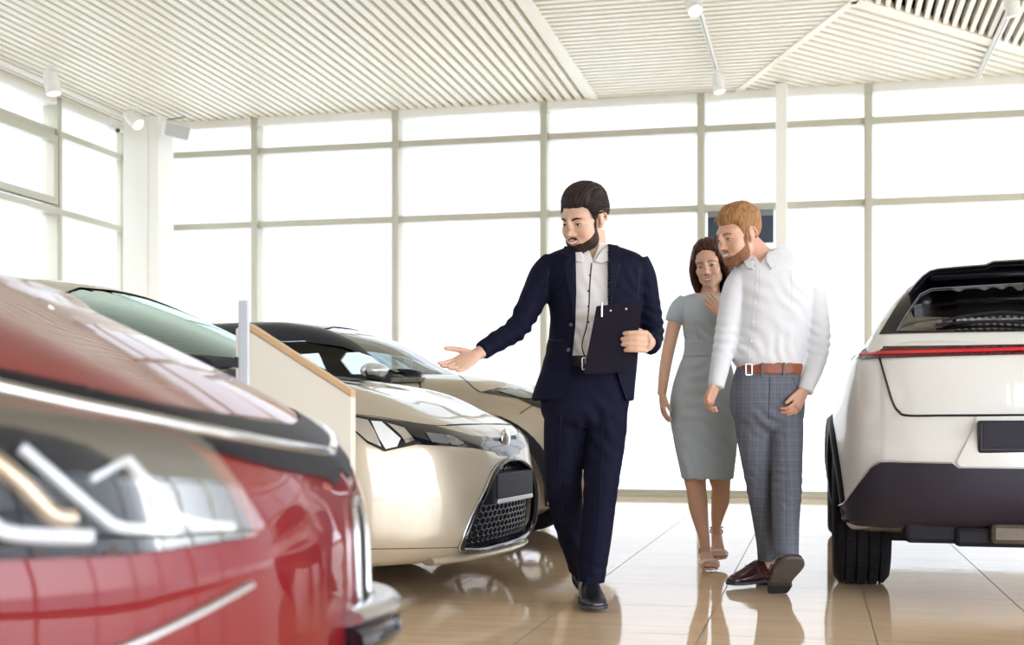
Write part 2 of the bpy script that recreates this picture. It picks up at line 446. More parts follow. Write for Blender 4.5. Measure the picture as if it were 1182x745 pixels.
def spot(px, py, z, aim, label, size=1.0, on=True):
    p = ang_ceil(px, py, z); base = Vector((p[0], p[1], H0-.057)); C = Vector((0, 0, z-base.z))
    t = thing('track_spotlight', label, 'spotlight', base, 0, 'ceiling spotlights')
    aim = Vector(aim).normalized(); r = .055*size; L = .17*size
    m = MB(); m.box(-.06, .06, -.018, .018, -.02, .0); obj('track_adapter', m, m_track, t, bevel=.004)
    m = MB(); m.tube([(0,0,-.02), (0,0,C.z*.6), C], [.012, .012, .014], 10); obj('stem', m, m_track, t, smooth=40)
    q = aim.to_track_quat('Z', 'Y').to_matrix().to_4x4(); M4 = Matrix.Translation(C) @ q
    m = MB(); m.lathe([(0,-L*.55), (r*.8,-L*.55), (r*.95,-L*.45), (r,-L*.3), (r,L*.5), (r*.88,L*.5), (r*.82,L*.40)], 28, 'z', M4); obj('lamp_head', m, m_track, t, smooth=35)
    m = MB(); m.lathe([(0,L*.41), (r*.84,L*.41), (r*.84,L*.37), (0,L*.37)], 28, 'z', M4); obj('lens', m, m_lamp if on else m_track, t, smooth=35)
    m = MB(); m.lathe([(r*1.02,-L*.1), (r*1.06,-L*.08), (r*1.06,0), (r*1.02,.02)], 28, 'z', M4); obj('ring', m, m_track, t, smooth=35)
    return t
spot(829, 97, 3.93, (.15, -.2, -1), 'white ceiling spotlight at the end of the middle track, just above a window mullion', 1.0)
spot(800, 4, 3.90, (.1, -.5, -.7), 'white ceiling spotlight cut off by the top edge, on the middle track', 1.1)
spot(1168, 6, 3.95, (.2, .1, -1), 'bright white ceiling spotlight among the open fins at top right', 1.0)
spot(60, 96, 3.90, (.2, -.1, -1), 'white ceiling spotlight over the wide mullion at far left', 1.25)
spot(154, 138, 3.93, (.75, -.45, -.75), 'white tilted ceiling spotlight at the top of the square corner column', 1.2)
# wall speaker beside the column
p = ang_ceil(210, 156, 3.93); base = Vector((p[0], p[1], 3.93)); base = base-Vector((0, .25, 0))
t = thing('loudspeaker', 'small white loudspeaker box hanging beside the square corner column', 'speaker', base, R(28))
m = MB(); m.box(-.14, .14, -.08, .08, -.085, .085); o = obj('cabinet', m, m_track, t, bevel=.025, bseg=4, smooth=40); o.rotation_euler = (R(20), R(8), 0)
m = MB(); m.box(-.125, .125, -.088, -.078, -.07, .07); o = obj('front_grille', m, mat('pale grey speaker mesh', (.6, .6, .58), .7, bump=.5, bscale=400), t, bevel=.003); o.rotation_euler = (R(20), R(8), 0)
m = MB(); m.bar((-.10, .0, .10), (.10, 0, .15), .03, .012); m.bar((0, 0, .05), (0, 0, .17), .02, .02); obj('bracket', m, mat('bronze bracket', (.25, .22, .15), .4, metal=.6), t)
p = ang_ceil(146, 144, 3.97)
t = thing('security_camera', 'small white camera with a black lens beneath the tilted spotlight', 'camera', (p[0]-.16, p[1]+.1, 3.95))
m = MB(); m.tube([(-.06, .04, .03), (0, 0, 0), (.05, -.05, -.03)], .032, 16); obj('housing', m, m_track, t, smooth=40)
m = MB(); m.tube([(.05, -.05, -.03), (.055, -.056, -.033)], .024, 16); obj('lens', m, m_darkgrey, t, smooth=40)
m = MB(); m.tube([(-.04, .03, .03), (-.04, .03, .15)], .01, 8); obj('mount', m, m_track, t)

# outside -----------------------------------------------------------
mb = MB(); mb.box(-60, 60, -50, 90, -.30, -.13)
struct(obj('floor', mb, mat('pale concrete paving', (.72, .74, .74), .8, noise=.1, nscale=2), rotz=ROT))
m_hedge = mat('green hedge leaves', (.10, .22, .04), .7, noise=.6, nscale=14)
def hedge(u, v, w, h, label):
    P = room(u, v); t = MB(); rnd = random.Random(int(u*10)+99)
    for i in range(900):
        x = rnd.uniform(-w/2, w/2); y = rnd.uniform(-.35, .35); z = rnd.uniform(0, h)*(1-.25*abs(2*x/w)**3)
        a = rnd.uniform(0, 6.28); b = rnd.uniform(-1, 1); s = .07
        d1 = Vector((math.cos(a)*math.cos(b), math.sin(a)*math.cos(b), math.sin(b)))*s; d2 = d1.cross(Vector((.3, rnd.uniform(-1, 1), 1))).normalized()*s*.5
        c = Vector((x, y, z)); t.add([c-d1, c+d2, c+d1, c-d2], [(0, 1, 2, 3)])
    o = obj('hedge', t, m_hedge, fix=False); o.location = (P[0], P[1], -.13); o.rotation_euler = (0, 0, ROT)
    tag(o, label, 'hedge', 'clipped hedges outside the glass')
hedge(-3.3, 16.5, 1.2, .55, 'low green hedge outside the glass, seen between the salesman and the cars')
# ================================================================== CAR ENGINE (implicit bodies)
def curve(pts):
    p = np.array(sorted(pts), float); x, y = p[:, 0], p[:, 1]; n = len(x)
    m = np.zeros(n); d = np.diff(y)/np.diff(x)
    m[0] = d[0]; m[-1] = d[-1]
    for i in range(1, n-1): m[i] = 0 if d[i-1]*d[i] <= 0 else 2*d[i-1]*d[i]/(d[i-1]+d[i])
    def fn(q):
        q = np.clip(q, x[0], x[-1]); i = np.clip(np.searchsorted(x, q)-1, 0, n-2); h = x[i+1]-x[i]; t = (q-x[i])/h
        return (2*t**3-3*t*t+1)*y[i]+(t**3-2*t*t+t)*h*m[i]+(-2*t**3+3*t*t)*y[i+1]+(t**3-t*t)*h*m[i+1]
    return fn
def smax(a, b, k):
    h = np.maximum(k-np.abs(a-b), 0)/k; return np.maximum(a, b)+h*h*k*.25
def smin(a, b, k): return -smax(-a, -b, k)
def project_mesh(f, bx, ax, zc, nx, ny, nz, iso=0., tmax=2.2):
    """box bx=(x0,x1,w,z0,z1); rays from the axis segment ax=(xa,xb) at height zc to the zero of f"""
    xs = nx if hasattr(nx, '__len__') else np.linspace(bx[0], bx[1], nx); nx = len(xs)
    ys = np.linspace(-bx[2], bx[2], ny); zs = np.linspace(bx[3], bx[4], nz); idx = {}; V = []
    def vid(i, j, k):
        if (i, j, k) not in idx: idx[(i, j, k)] = len(V); V.append((xs[i], ys[j], zs[k]))
        return idx[(i, j, k)]
    Fs = []
    for i in range(nx-1):
        for j in range(ny-1):
            Fs.append((vid(i,j,nz-1), vid(i+1,j,nz-1), vid(i+1,j+1,nz-1), vid(i,j+1,nz-1)))
            Fs.append((vid(i,j,0), vid(i,j+1,0), vid(i+1,j+1,0), vid(i+1,j,0)))
        for k in range(nz-1):
            Fs.append((vid(i,0,k), vid(i+1,0,k), vid(i+1,0,k+1), vid(i,0,k+1)))
            Fs.append((vid(i,ny-1,k), vid(i,ny-1,k+1), vid(i+1,ny-1,k+1), vid(i+1,ny-1,k)))
    for j in range(ny-1):
        for k in range(nz-1):
            Fs.append((vid(0,j,k), vid(0,j,k+1), vid(0,j+1,k+1), vid(0,j+1,k)))
            Fs.append((vid(nx-1,j,k), vid(nx-1,j+1,k), vid(nx-1,j+1,k+1), vid(nx-1,j,k+1)))
    V = np.array(V); A = np.stack([np.clip(V[:,0], ax[0], ax[1]), V[:,1]*0, V[:,1]*0+zc], 1); D = V-A
    # spread: map box faces a bit toward sphere-like direction is unnecessary
    lo = np.zeros(len(V)); hi = np.full(len(V), tmax)
    for _ in range(34):
        mid = (lo+hi)/2; ins = f(A+D*mid[:,None]) < iso; lo = np.where(ins, mid, lo); hi = np.where(ins, hi, mid)
    return me_from(A+D*((lo+hi)/2)[:,None], Fs)
def make_f(c, lower=True):
    """c: dict of curves; lower body implicit"""
    top, bot, nose, tail, wz, wx, plan, plant = (curve(c[k]) for k in ('top', 'bot', 'nose', 'tail', 'wz', 'wx', 'plan', 'plant'))
    W = c['W']; k = c.get('k', .07); crown = c.get('crown', .05); fl = c.get('flare', []); edge = c.get('edge', (.88, .05))
    sh = c.get('shoulder', None)
    def f(P):
        x, y, z = P[:,0], P[:,1], P[:,2]; ay = np.abs(y); t = np.clip(ay/W, 0, 1.3)
        F1 = x-nose(z)+plan(t); F1b = tail(z)+plant(t)-x
        w = wz(z)*wx(x)
        for (xc, zc, r, a, s) in fl:
            rr = np.hypot(x-xc, z-zc); w = w+a*np.exp(-((rr-r)/s)**2)
        if sh: w = w+sh[0]*np.exp(-((z-(sh[1]+sh[2]*x))/sh[3])**2)
        F2 = ay-w
        F3 = z-(top(x)-crown*t*t)
        if 'bulge' in c:
            for (yb, wb, hb) in c['bulge']: F3 = F3-hb*np.exp(-((ay-yb)/wb)**2)
        F4 = bot(x)-z
        g = smax(F1, F1b, k); g2 = smax(F2, F3, c.get('ke', k)); g2 = smax(g2, F4, c.get('kb', k)); r = smax(g, g2, c.get('kn', k))
        return r
    return f
def make_cab(c):
    """cabin implicit: roof/windscreen profile top(x), side half width w(z), plan curvature"""
    top = curve(c['top']); wz = curve(c['wz']); wx = curve(c.get('wx', [(-9, 1), (9, 1)])); k = c.get('k', .10); crown = c.get('crown', .05); W = c['W']; pl = c.get('pl', .12)
    def f(P):
        x, y, z = P[:,0], P[:,1], P[:,2]; ay = np.abs(y); t = ay/W
        xs = x+pl*t*t*np.where(x > c['mid'], 1, -1)*np.clip(np.abs(x-c['mid'])/1.0, 0, 1)
        F3 = (z-(top(xs)-crown*t*t))*.75; F2 = (ay-wz(z)*wx(x)); F4 = c['z0']-z
        return smax(smax(F3, F2, k), F4, .01)
    return f
def cam_ray(M):
    Mi = M.inverted(); o = Mi @ Vector((0, 0, CH)); R3 = Mi.to_3x3()
    def rd(p):
        d = Vector(((p[0]-CX)/FPX, 1, -(p[1]-HY)/FPX)); return o, (R3 @ d).normalized()
    return rd
def side_ray(sgn=-1):
    return lambda p: (Vector((p[0], sgn*3, p[1])), Vector((0, -sgn, 0)))
def front_ray(): return lambda p: (Vector((2, p[0], p[1])), Vector((-1, 0, 0)))
def top_ray(): return lambda p: (Vector((p[0], p[1], 4)), Vector((0, 0, -1)))
m_tyre = None
def tyre_mat():
    m = mat('black tyre rubber', (.012, .012, .016), .7, spec=.2, bump=.25, bscale=90); return m
def wheel(parent, xc, yc, zr, R0=.34, wd=.225, rim=.235, spokes=5, hero=False):
    """wheel with tyre, rim, spokes, disc. sign of yc gives the outer side"""
    s = 1 if yc > 0 else -1; M = Matrix.Translation((xc, yc, zr)) @ (Matrix.Identity(4) if s > 0 else Matrix.Rotation(math.pi, 4, 'Z'))
    h = wd/2; pr = [(rim, -h*.8), (rim+.02, -h*.98), (rim+.05, -h*1.05), (R0-.035, -h*1.02), (R0-.012, -h*.86)]
    gr = [-.62, -.22, .22, .62]; last = -.86
    for g in gr:
        pr += [(R0-(.004 if abs(g) > .5 else 0), h*(g-.045)), (R0-.011, h*(g-.035)), (R0-.011, h*(g+.035)), (R0-(.004 if abs(g) > .5 else 0), h*(g+.045))]
    pr += [(R0-.012, h*.86), (R0-.035, h*1.02), (rim+.05, h*1.05), (rim+.02, h*.98), (rim, h*.8)]
    m = MB(); m.lathe(pr, 96, 'y', M)
    if hero:                      # shoulder and rib sipes cut as small dark-edged blocks standing proud
        for i in range(72):
            a = 2*math.pi*i/72
            for g0, g1, sk in ((-.84, -.67, .035), (-.57, -.27, .02), (-.17, .17, .0), (.27, .57, -.02), (.67, .84, -.035)):
                aw = 2*math.pi/72*.80; v = []
                for rr in (R0-.006, R0+.003):
                    for (yy, aa) in ((g0, a+sk), (g1, a-sk), (g1, a-sk+aw), (g0, a+sk+aw)):
                        r2 = rr-(.010 if abs(yy) > .8 else .003 if abs(yy) > .6 else 0); v.append(M @ Vector((math.cos(aa)*r2, h*yy, math.sin(aa)*r2)))
                m.add(v, [(0,1,2,3), (4,7,6,5), (0,4,5,1), (1,5,6,2), (2,6,7,3), (3,7,4,0)])
    w = obj('wheel', m, tyre_mat(), parent, smooth=35)
    m = MB(); m.lathe([(rim+.012, h*.82), (rim-.004, h*.86), (rim-.02, h*.78), (rim-.03, h*.3), (rim-.03, -h*.75), (rim+.012, -h*.8)], 64, 'y', M)
    sp = MB()
    for i in range(spokes):
        a = 2*math.pi*i/spokes+.3
        for da in (-.16, .16):
            p0 = Vector((math.cos(a)*.05, h*.55, math.sin(a)*.05)); p1 = Vector((math.cos(a+da)*(rim-.015), h*.72, math.sin(a+da)*(rim-.015)))
            m.bar(M @ p0, M @ p1, .034, .03, up=(M.to_3x3() @ Vector((0, 1, 0))))
    m.lathe([(0, h*.66), (.06, h*.64), (.07, h*.5), (.07, h*.3)], 32, 'y', M)
    obj('rim', m, mat('silver alloy rim', (.55, .55, .57), .25, metal=.9), w, smooth=40)
    m = MB(); m.lathe([(0, h*.1), (.15, h*.1), (.15, 0), (0, 0)], 40, 'y', M); obj('brake_disc', m, mat('dull brake steel', (.25, .25, .26), .4, metal=.8), w, smooth=40)
    return w
m_blackgloss = mat('gloss black trim', (.006, .006, .012), .12, coat=.7, spec=.3)
m_blackplastic = mat('matt black plastic', (.014, .014, .02), .55, spec=.25)
m_chrome = mat('chrome', (.82, .82, .84), .08, metal=1)
m_satin = mat('satin silver', (.62, .62, .64), .25, metal=.9)
m_carglass = glassmat('tinted car glass', (.42, .50, .52), 1.6, 1.5)
m_darkglass = glassmat('dark tinted glass', (.10, .12, .13), 1.6, 1.5)
m_lens = glassmat('clear headlamp lens', (.9, .92, .95), .3, 1.5)
m_interior = mat('dark interior fabric', (.018, .02, .028), .8)
m_gap = mat('panel gap shadow', (.008, .008, .01), .7)
def cutwheels(me, spec, depth=.30):
    cs = []
    for (xc, yc, zc, r) in spec:
        m = MB(); n = 56; s = 1 if yc > 0 else -1; y0, y1 = s*(abs(yc)-.17), s*(abs(yc)+.4)
        pr = [(math.cos(2*math.pi*i/n)*r+xc, math.sin(2*math.pi*i/n)*r+zc) for i in range(n)]
        m.prism(pr, min(y0, y1), max(y0, y1), 1); cs.append(m)
    return boolean(me, cs)
def archring(bvh, xc, zc, r0, r1, a0, a1, sgn, off=.012, n=30):
    """cladding band around an arch, conforming to the body side"""
    m = MB(); v = []; rings = 5
    for i in range(n+1):
        a = a0+(a1-a0)*i/n
        for j in range(rings):
            r = r0+(r1-r0)*j/(rings-1); x = xc+math.cos(a)*r; z = zc+math.sin(a)*r
            h = bvh.ray_cast(Vector((x, sgn*2, z)), Vector((0, -sgn, 0)))
            y = h[0].y if h[0] is not None and abs(h[0].y) > .5 else None
            v.append([x, y, z, off if 0 < j < rings-1 else (off*.8 if j == 0 else 0)])
    ys = [abs(q[1]) for q in v if q[1] is not None]; dflt = sum(ys)/len(ys) if ys else .85
    out = []
    for q in v: yy = q[1] if q[1] is not None else sgn*dflt; out.append((q[0], yy+sgn*q[3], q[2]))
    k = len(out)
    for i in range(n+1):                                   # inner return lip
        x, y, z = out[i*rings]; out.append((x, y-sgn*.06, z))
    f = []
    for i in range(n):
        for j in range(rings-1):
            a = i*rings+j; f.append((a, a+1, a+rings+1, a+rings))
        f.append((i*rings, (i+1)*rings, k+i+1, k+i))
    return m.add(out, f)
def cabin(parent, c, paint, side_wins, ws, rw, glass, nm='roof', nx=90, res=(46, 26), names=('windscreen', 'rear_window'), wsglass=None):
    """hollow cabin shell with window openings and separate panes. side_wins: list of (x,z) outlines; ws/rw outlines in (y,z)"""
    f = make_cab(c); x0, x1 = c['top'][0][0]-.02, c['top'][-1][0]+.02
    x0, x1 = min(p[0] for p in c['top']), max(p[0] for p in c['top'])
    bx = (x0, x1, c['W'], c['z0']-.02, max(p[1] for p in c['top'])+.03); ax = (x0+.9, x1-.95)
    zc = c['z0']+.02
    args = (bx, ax, zc, nx, res[0], res[1])
    outer = project_mesh(f, *args); inner = project_mesh(lambda P: f(P)+.035, *args)
    bv = bvh_of(outer)
    im = MB(); im.add([tuple(v.co-Vector((0, 0, .06)) if v.co.z < c['z0']+.08 else v.co) for v in inner.vertices], [tuple(p.vertices) for p in inner.polygons])
    cuts = [im]
    for w in side_wins: m = MB(); m.prism(w, -1.2, 1.2, 1); cuts.append(m)
    m = MB(); m.prism(ws, c['mid'], 2, 0); cuts.append(m)
    if rw: m = MB(); m.prism(rw, -9, c['mid']-.2, 0); cuts.append(m)
    sh = boolean(outer, cuts)
    body = obj(nm, sh, paint, parent, smooth=35)
    for w in side_wins:
        for s in (-1, 1):
            g = patch(bv, w, side_ray(s), step=.05, off=-.010); obj('side_window', g, glass, parent, smooth=60)
    g = patch(bv, ws, front_ray(), step=.035, off=-.006); wso = obj(names[0], g, wsglass or glass, parent, smooth=60)
    if rw:
        rr = lambda p: (Vector((-9, p[0], p[1])), Vector((1, 0, 0)))
        g = patch(bv, rw, rr, step=.05, off=-.008); obj(names[1], g, glass, parent, smooth=60)
    return bv, body, f
def seats(parent, xs, zseat, W=.42):
    for x in xs:
        for y in (-.36, .36):
            m = MB(); m.box(x-.28, x+.25, y-.24, y+.24, zseat-.12, zseat); m.bar((x-.26, y, zseat-.05), (x-.46, y, zseat+.55), .44, .12, up=(1, 0, 0))
            s = obj('seat', m, m_interior, parent, bevel=.04, bseg=3, smooth=50)
            m = MB(); m.bar((x-.46, y, zseat+.58), (x-.49, y, zseat+.76), .24, .09, up=(1, 0, 0)); m.tube([(x-.45, y, zseat+.5), (x-.47, y, zseat+.6)], .012, 8)
            obj('headrest', m, m_interior, s, bevel=.03, bseg=3, smooth=50)
def mirror_part(parent, base, s, paint, L=.20):
    """door mirror; base=(x,y,z) on the right side (s=-1)"""
    x, y, z = base; m = MB(); m.ball((x-.01, y+s*.14, z+.055), (.082, .10, .048), None, 24, 16)
    o = obj('mirror', m, paint, parent, smooth=60)
    m = MB(); m.ball((x-.012, y+s*.125, z+.012), (.056, .12, .030), None, 24, 12); m.bar((x+.01, y-s*.02, z-.01), (x, y+s*.10, z+.01), .07, .035); obj('mirror_base', m, m_blackplastic, o, smooth=50)
    m = MB(); m.ball((x-.03, y+s*.14, z+.055), (.040, .10, .05), None, 20, 12); obj('mirror_glass', m, m_chrome, o, smooth=60)
# ------------------------------------------------------------------ champagne sedan (middle left)
m_champ = mat('champagne metallic paint', (.55, .475, .365), .40, metal=.45, coat=1, coat_rough=.02)
CAR2 = (0.0, 6.12); A2 = R(-18)
C2 = dict(W=.91, k=.05, ke=.11, kn=.12, kb=.05, crown=.05,
    top=[(-4.6, .96), (-4.3, 1.04), (-3.3, 1.03), (-1.5, 1.02), (-1.2, 1.01), (-.95, .985), (-.64, .94), (-.43, .885), (-.25, .825), (-.10, .765), (0, .72)],
    bot=[(-4.6, .34), (-4.4, .24), (-3.6, .19), (-1.3, .19), (-.6, .17), (-.2, .165), (0, .18)],
    nose=[(.10, -.10), (.18, -.03), (.30, .01), (.45, .02), (.58, .0), (.68, -.02), (.75, -.07), (.85, -.25), (1.1, -.6)],
    tail=[(.1, -4.45), (.4, -4.6), (.8, -4.6), (1.1, -4.5)],
    wz=[(.1, .80), (.19, .86), (.35, .905), (.6, .905), (.8, .885), (.95, .86), (1.1, .80)],
    wx=[(-4.6, .88), (-4.2, .97), (-3, 1), (-1.0, 1), (-.4, .985), (0, .96)],
    plan=[(0, 0), (.3, .012), (.55, .06), (.75, .15), (.88, .27), (1.0, .46), (1.3, 1.2)], plant=[(0, 0), (.6, .06), (.9, .22), (1.0, .4), (1.3, 1.0)],
    flare=[(-.93, .34, .37, .022, .07), (-3.75, .34, .37, .022, .07)], bulge=[(.52, .16, .022)])
def gridx(x0, x1, fine, coarse, lim):
    a = list(np.arange(x0, lim, coarse)); b = list(np.arange(lim, x1, fine)); return np.array(a+b+[x1])
car2 = thing('sedan', 'champagne sedan whose nose points at the salesman, behind the white info stand', 'car', (CAR2[0], CAR2[1], 0), A2, 'cars on display')
M2 = Matrix.Translation((CAR2[0], CAR2[1], 0)) @ Matrix.Rotation(A2, 4, 'Z')
f2 = make_f(C2)
me = project_mesh(f2, (-4.65, .03, .92, .14, .95), (-4.0, -.85), .52, gridx(-4.65, .03, .03, .07, -1.6), 70, 34)
bv2 = bvh_of(me); rc2 = cam_ray(M2)
g_out = [(.0, .60), (.13, .59), (.27, .545), (.38, .46), (.46, .37), (.50, .29), (.49, .235), (.42, .215), (.2, .20), (.0, .20)]
g_full = g_out+[(-y, z) for y, z in reversed(g_out[1:-1])]
cut = MB(); cut.prism([(y, z) for y, z in g_full], -.22, .5, 0)
body = boolean(me, [cut])
body = cutwheels(body, [(-.93, -.91, .34, .365), (-.93, .91, .34, .365), (-3.75, -.91, .34, .365), (-3.75, .91, .34, .365)])
bod2 = obj('body', body, m_champ, car2, smooth=32)
# grille: dark backing, honeycomb, frame, plate
m = MB(); m.prism([(y*.99, .4+(z-.4)*.99) for y, z in g_full], -.20, -.18, 0); obj('grille_backing', m, m_blackplastic, car2)
def honey(bv, poly, parent, cell=.034, inset=.045, th=.006, material=None, flat=1.6, front=True):
    m = MB(); a = cell; seen = set()
    ys = [p[0] for p in poly]; zs = [p[1] for p in poly]
    r = a*.56
    for j in range(int((max(zs)-min(zs))/(a*.75))+2):
        for i in range(int((max(ys)-min(ys))/(a*flat))+2):
            cy = min(ys)+(i+(.5 if j % 2 else 0))*a*flat; cz = min(zs)+j*a*.78
            cor = [(cy+dx*a*flat*.5, cz+dz*a*.52) for dx, dz in ((0, 1), (1, .5), (1, -.5), (0, -1), (-1, -.5), (-1, .5))]
            for k in range(6):
                p, q = cor[k], cor[(k+1) % 6]; key = (round(p[0]+q[0], 3), round(p[1]+q[1], 3))
                if key in seen or not inpoly((p[0]+q[0])/2, (p[1]+q[1])/2, poly): continue
                seen.add(key); P = []
                for s in (p, q):
                    h = bv.ray_cast(Vector((2, s[0], s[1])), Vector((-1, 0, 0))); P.append(Vector(((h[0].x if h[0] is not None else -.1)-inset, s[0], s[1])))
                m.bar(P[0], P[1], th, .02, up=(1, 0, 0))
    return obj('grille_mesh', m, material, parent)
honey(bv2, g_full, car2, material=mat('dark chrome mesh', (.10, .10, .12), .25, metal=.8))
def frame_on(bv, poly, off, w, x_in=0.0):
    """tube along the outline on the front surface"""
    P = []
    for s in dens(crclosed(poly, 4), .02):
        h = bv.ray_cast(Vector((2, s[0], s[1])), Vector((-1, 0, 0)))
        P.append(Vector(((h[0].x if h[0] is not None else -.1)+off, s[0], s[1])))
    return P+[P[0]]
gf = frame_on(bv2, g_full, .002, .01)
m = MB(); m.tube(gf, [(.020, .012)]*len(gf), 10); fr = obj('grille_frame', m, m_blackgloss, car2, smooth=60)
gf2 = frame_on(bv2, [(y*1.03, .4+(z-.4)*1.03) for y, z in g_full], .006, .01)
m = MB(); m.tube(gf2, .006, 8); obj('grille_trim', m, m_satin, fr, smooth=60)
m = MB(); m.box(-.05, .012, -.30, .30, .405, .545); ph = obj('plate_holder', m, m_blackplastic, car2, bevel=.008)
m = MB(); m.box(.008, .020, -.262, .262, .430, .540); obj('plate_panel', m, mat('blank dark navy plate', (.010, .012, .022), .5, spec=.25), ph, bevel=.004)
m = MB(); m.box(.010, .022, -.262, .262, .408, .428); obj('plate_strip', m, m_satin, ph, bevel=.002)
# lower lip
lip = [(-.44, .215), (-.3, .195), (0, .185), (.3, .195), (.44, .215), (.50, .17), (.3, .145), (0, .14), (-.3, .145), (-.50, .17)]
m = MB(); P = []
for i in range(41):
    y = -.62+1.24*i/40; h = bv2.ray_cast(Vector((2, y, .20)), Vector((-1, 0, 0))); P.append(Vector(((h[0].x if h[0] is not None else -.2)-.02+.035*math.cos(y*2.2)**2, y, .178)))
m.tube(P, [(.045, .018)]*41, 10); obj('front_lip', m, m_champ, car2, smooth=60)
# head lamps traced on the body surface, mirrored to the other side
hl = [(388, 478), (407, 479.5), (440, 484), (499, 491.5), (545, 503.5), (584, 506.5), (600, 507), (600, 524), (588, 528), (579, 523), (545, 517.5), (509, 515), (480, 513.6), (460, 518), (443.5, 521.6), (424, 512), (412, 501), (392, 487)]
def both(bv, outline, rd, parent, name, m, step=.02, off=.004, solid=0., bevel=0, smooth=50, holes=()):
    a = patch(bv, outline, rd, holes, step, off); outs = []
    for g in (a, mirrored(a)): outs.append(obj(name, g, m, parent, fix=False, smooth=smooth, solid=solid))
    return outs
if True:
    h1 = both(bv2, hl, rc2, car2, 'headlight', m_blackgloss, .014, .003)
    m_refl = mat('bright lamp reflector', (.75, .75, .77), .18, metal=.9)
    m_lampw = mat('frosted lamp white', (.80, .82, .85), .2, coat=1)
    for k, poly in enumerate(([(392, 481), (408, 483), (424, 486), (432, 498), (440, 516), (425, 510), (412, 499), (394, 486)],
                 [(428, 487), (440, 488), (462, 507), (458, 516), (445, 519), (438, 508)],
                 [(446, 489), (466, 495), (478, 509), (468, 512), (462, 503)])):
        a = patch(bv2, poly, rc2, (), .012, .006)
        for hh, g in zip(h1, (a, mirrored(a))): obj('reflector', g, m_refl if k != 1 else m_lampw, hh, fix=False, smooth=50)
    a = patch(bv2, [(490, 500), (520, 504), (535, 512), (528, 515), (498, 511)], rc2, (), .012, .006)
    for hh, g in zip(h1, (a, mirrored(a))): obj('running_light', g, mat('grey lamp glass', (.18, .19, .22), .1, metal=.5, coat=1), hh, fix=False, smooth=50)
    def both_rib(bv, pts, rd, parent, name, m, w=.007, off=.0015, n=60):
        a = ribbon(bv, pts, rd, w, off, n)
        for g in (a, mirrored(a)): obj(name, g, m, parent, fix=False)
    both_rib(bv2, [(388, 476.5), (440, 482), (498, 491), (540, 490.5), (575, 489.5), (598, 491)], rc2, car2, 'bonnet_gap', m_gap, .006)
    both_rib(bv2, [(400, 634), (440, 634), (500, 633), (540, 632), (575, 630)], rc2, car2, 'bumper_line', m_gap, .004)
c = dict(W=.80, z0=.93, mid=-2.6, pl=.30, crown=.05, k=.10,
    top=[(-4.35, 1.0), (-3.9, 1.22), (-3.3, 1.44), (-2.9, 1.505), (-2.6, 1.515), (-2.3, 1.49), (-2.0, 1.40), (-1.7, 1.29), (-1.4, 1.16), (-1.12, 1.01), (-.98, .92)],
    wz=[(.9, .80), (1.0, .785), (1.2, .71), (1.4, .63), (1.5, .59)])
wins = [[(-1.62, 1.06), (-2.52, 1.06), (-2.55, 1.36), (-2.35, 1.37), (-2.1, 1.30)], [(-2.64, 1.06), (-3.45, 1.08), (-3.35, 1.22), (-3.1, 1.30), (-2.66, 1.34)]]
wsy = [(-.66, 1.035), (0, 1.035), (.66, 1.035), (.62, 1.2), (.53, 1.39), (.3, 1.445), (0, 1.455), (-.3, 1.445), (-.53, 1.39), (-.62, 1.2)]
rwy = [(-.58, 1.10), (.58, 1.10), (.46, 1.34), (-.46, 1.34)]
cb2, _, fc2 = cabin(car2, c, m_champ, wins, wsy, rwy, glassmat('windscreen glass grey green', (.10, .13, .13), 3.2, 1.5, (.72, .92, .92)))
m = patch(bv2, [(-1.2, -.62), (-4.0, -.62), (-4.0, .62), (-1.2, .62)], top_ray(), step=.2, off=.006); obj('cabin_floor', m, m_interior, car2, fix=False)
m = MB(); m.tube([(-1.35, -.6, 1.03), (-1.4, 0, 1.05), (-1.35, .6, 1.03)], [(.12, .05)]*3, 12); obj('dashboard', m, m_interior, car2, smooth=50)
h = bv2.ray_cast(Vector((2, 0, .69)), Vector((-1, 0, 0)))[0]
m = MB(); m.ball((h.x+.008, 0, .70), (.016, .062, .045), None, 28, 18); obj('front_badge', m, m_chrome, car2, smooth=60)
seats(car2, [-2.0, -2.9], .60)
a = patch(bv2, [(-.98, -.75), (-1.16, -.80), (-1.16, .80), (-.98, .75), (-.93, 0)], top_ray(), step=.05, off=.004); obj('cowl', a, m_blackplastic, car2, fix=False)
mirror_part(car2, (-1.55, -.80, 1.02), -1, m_champ); mirror_part(car2, (-1.55, .80, 1.02), 1, m_champ)
for x in (-.93, -3.75):
    for y in (-.80, .80): wheel(car2, x, y, .34)
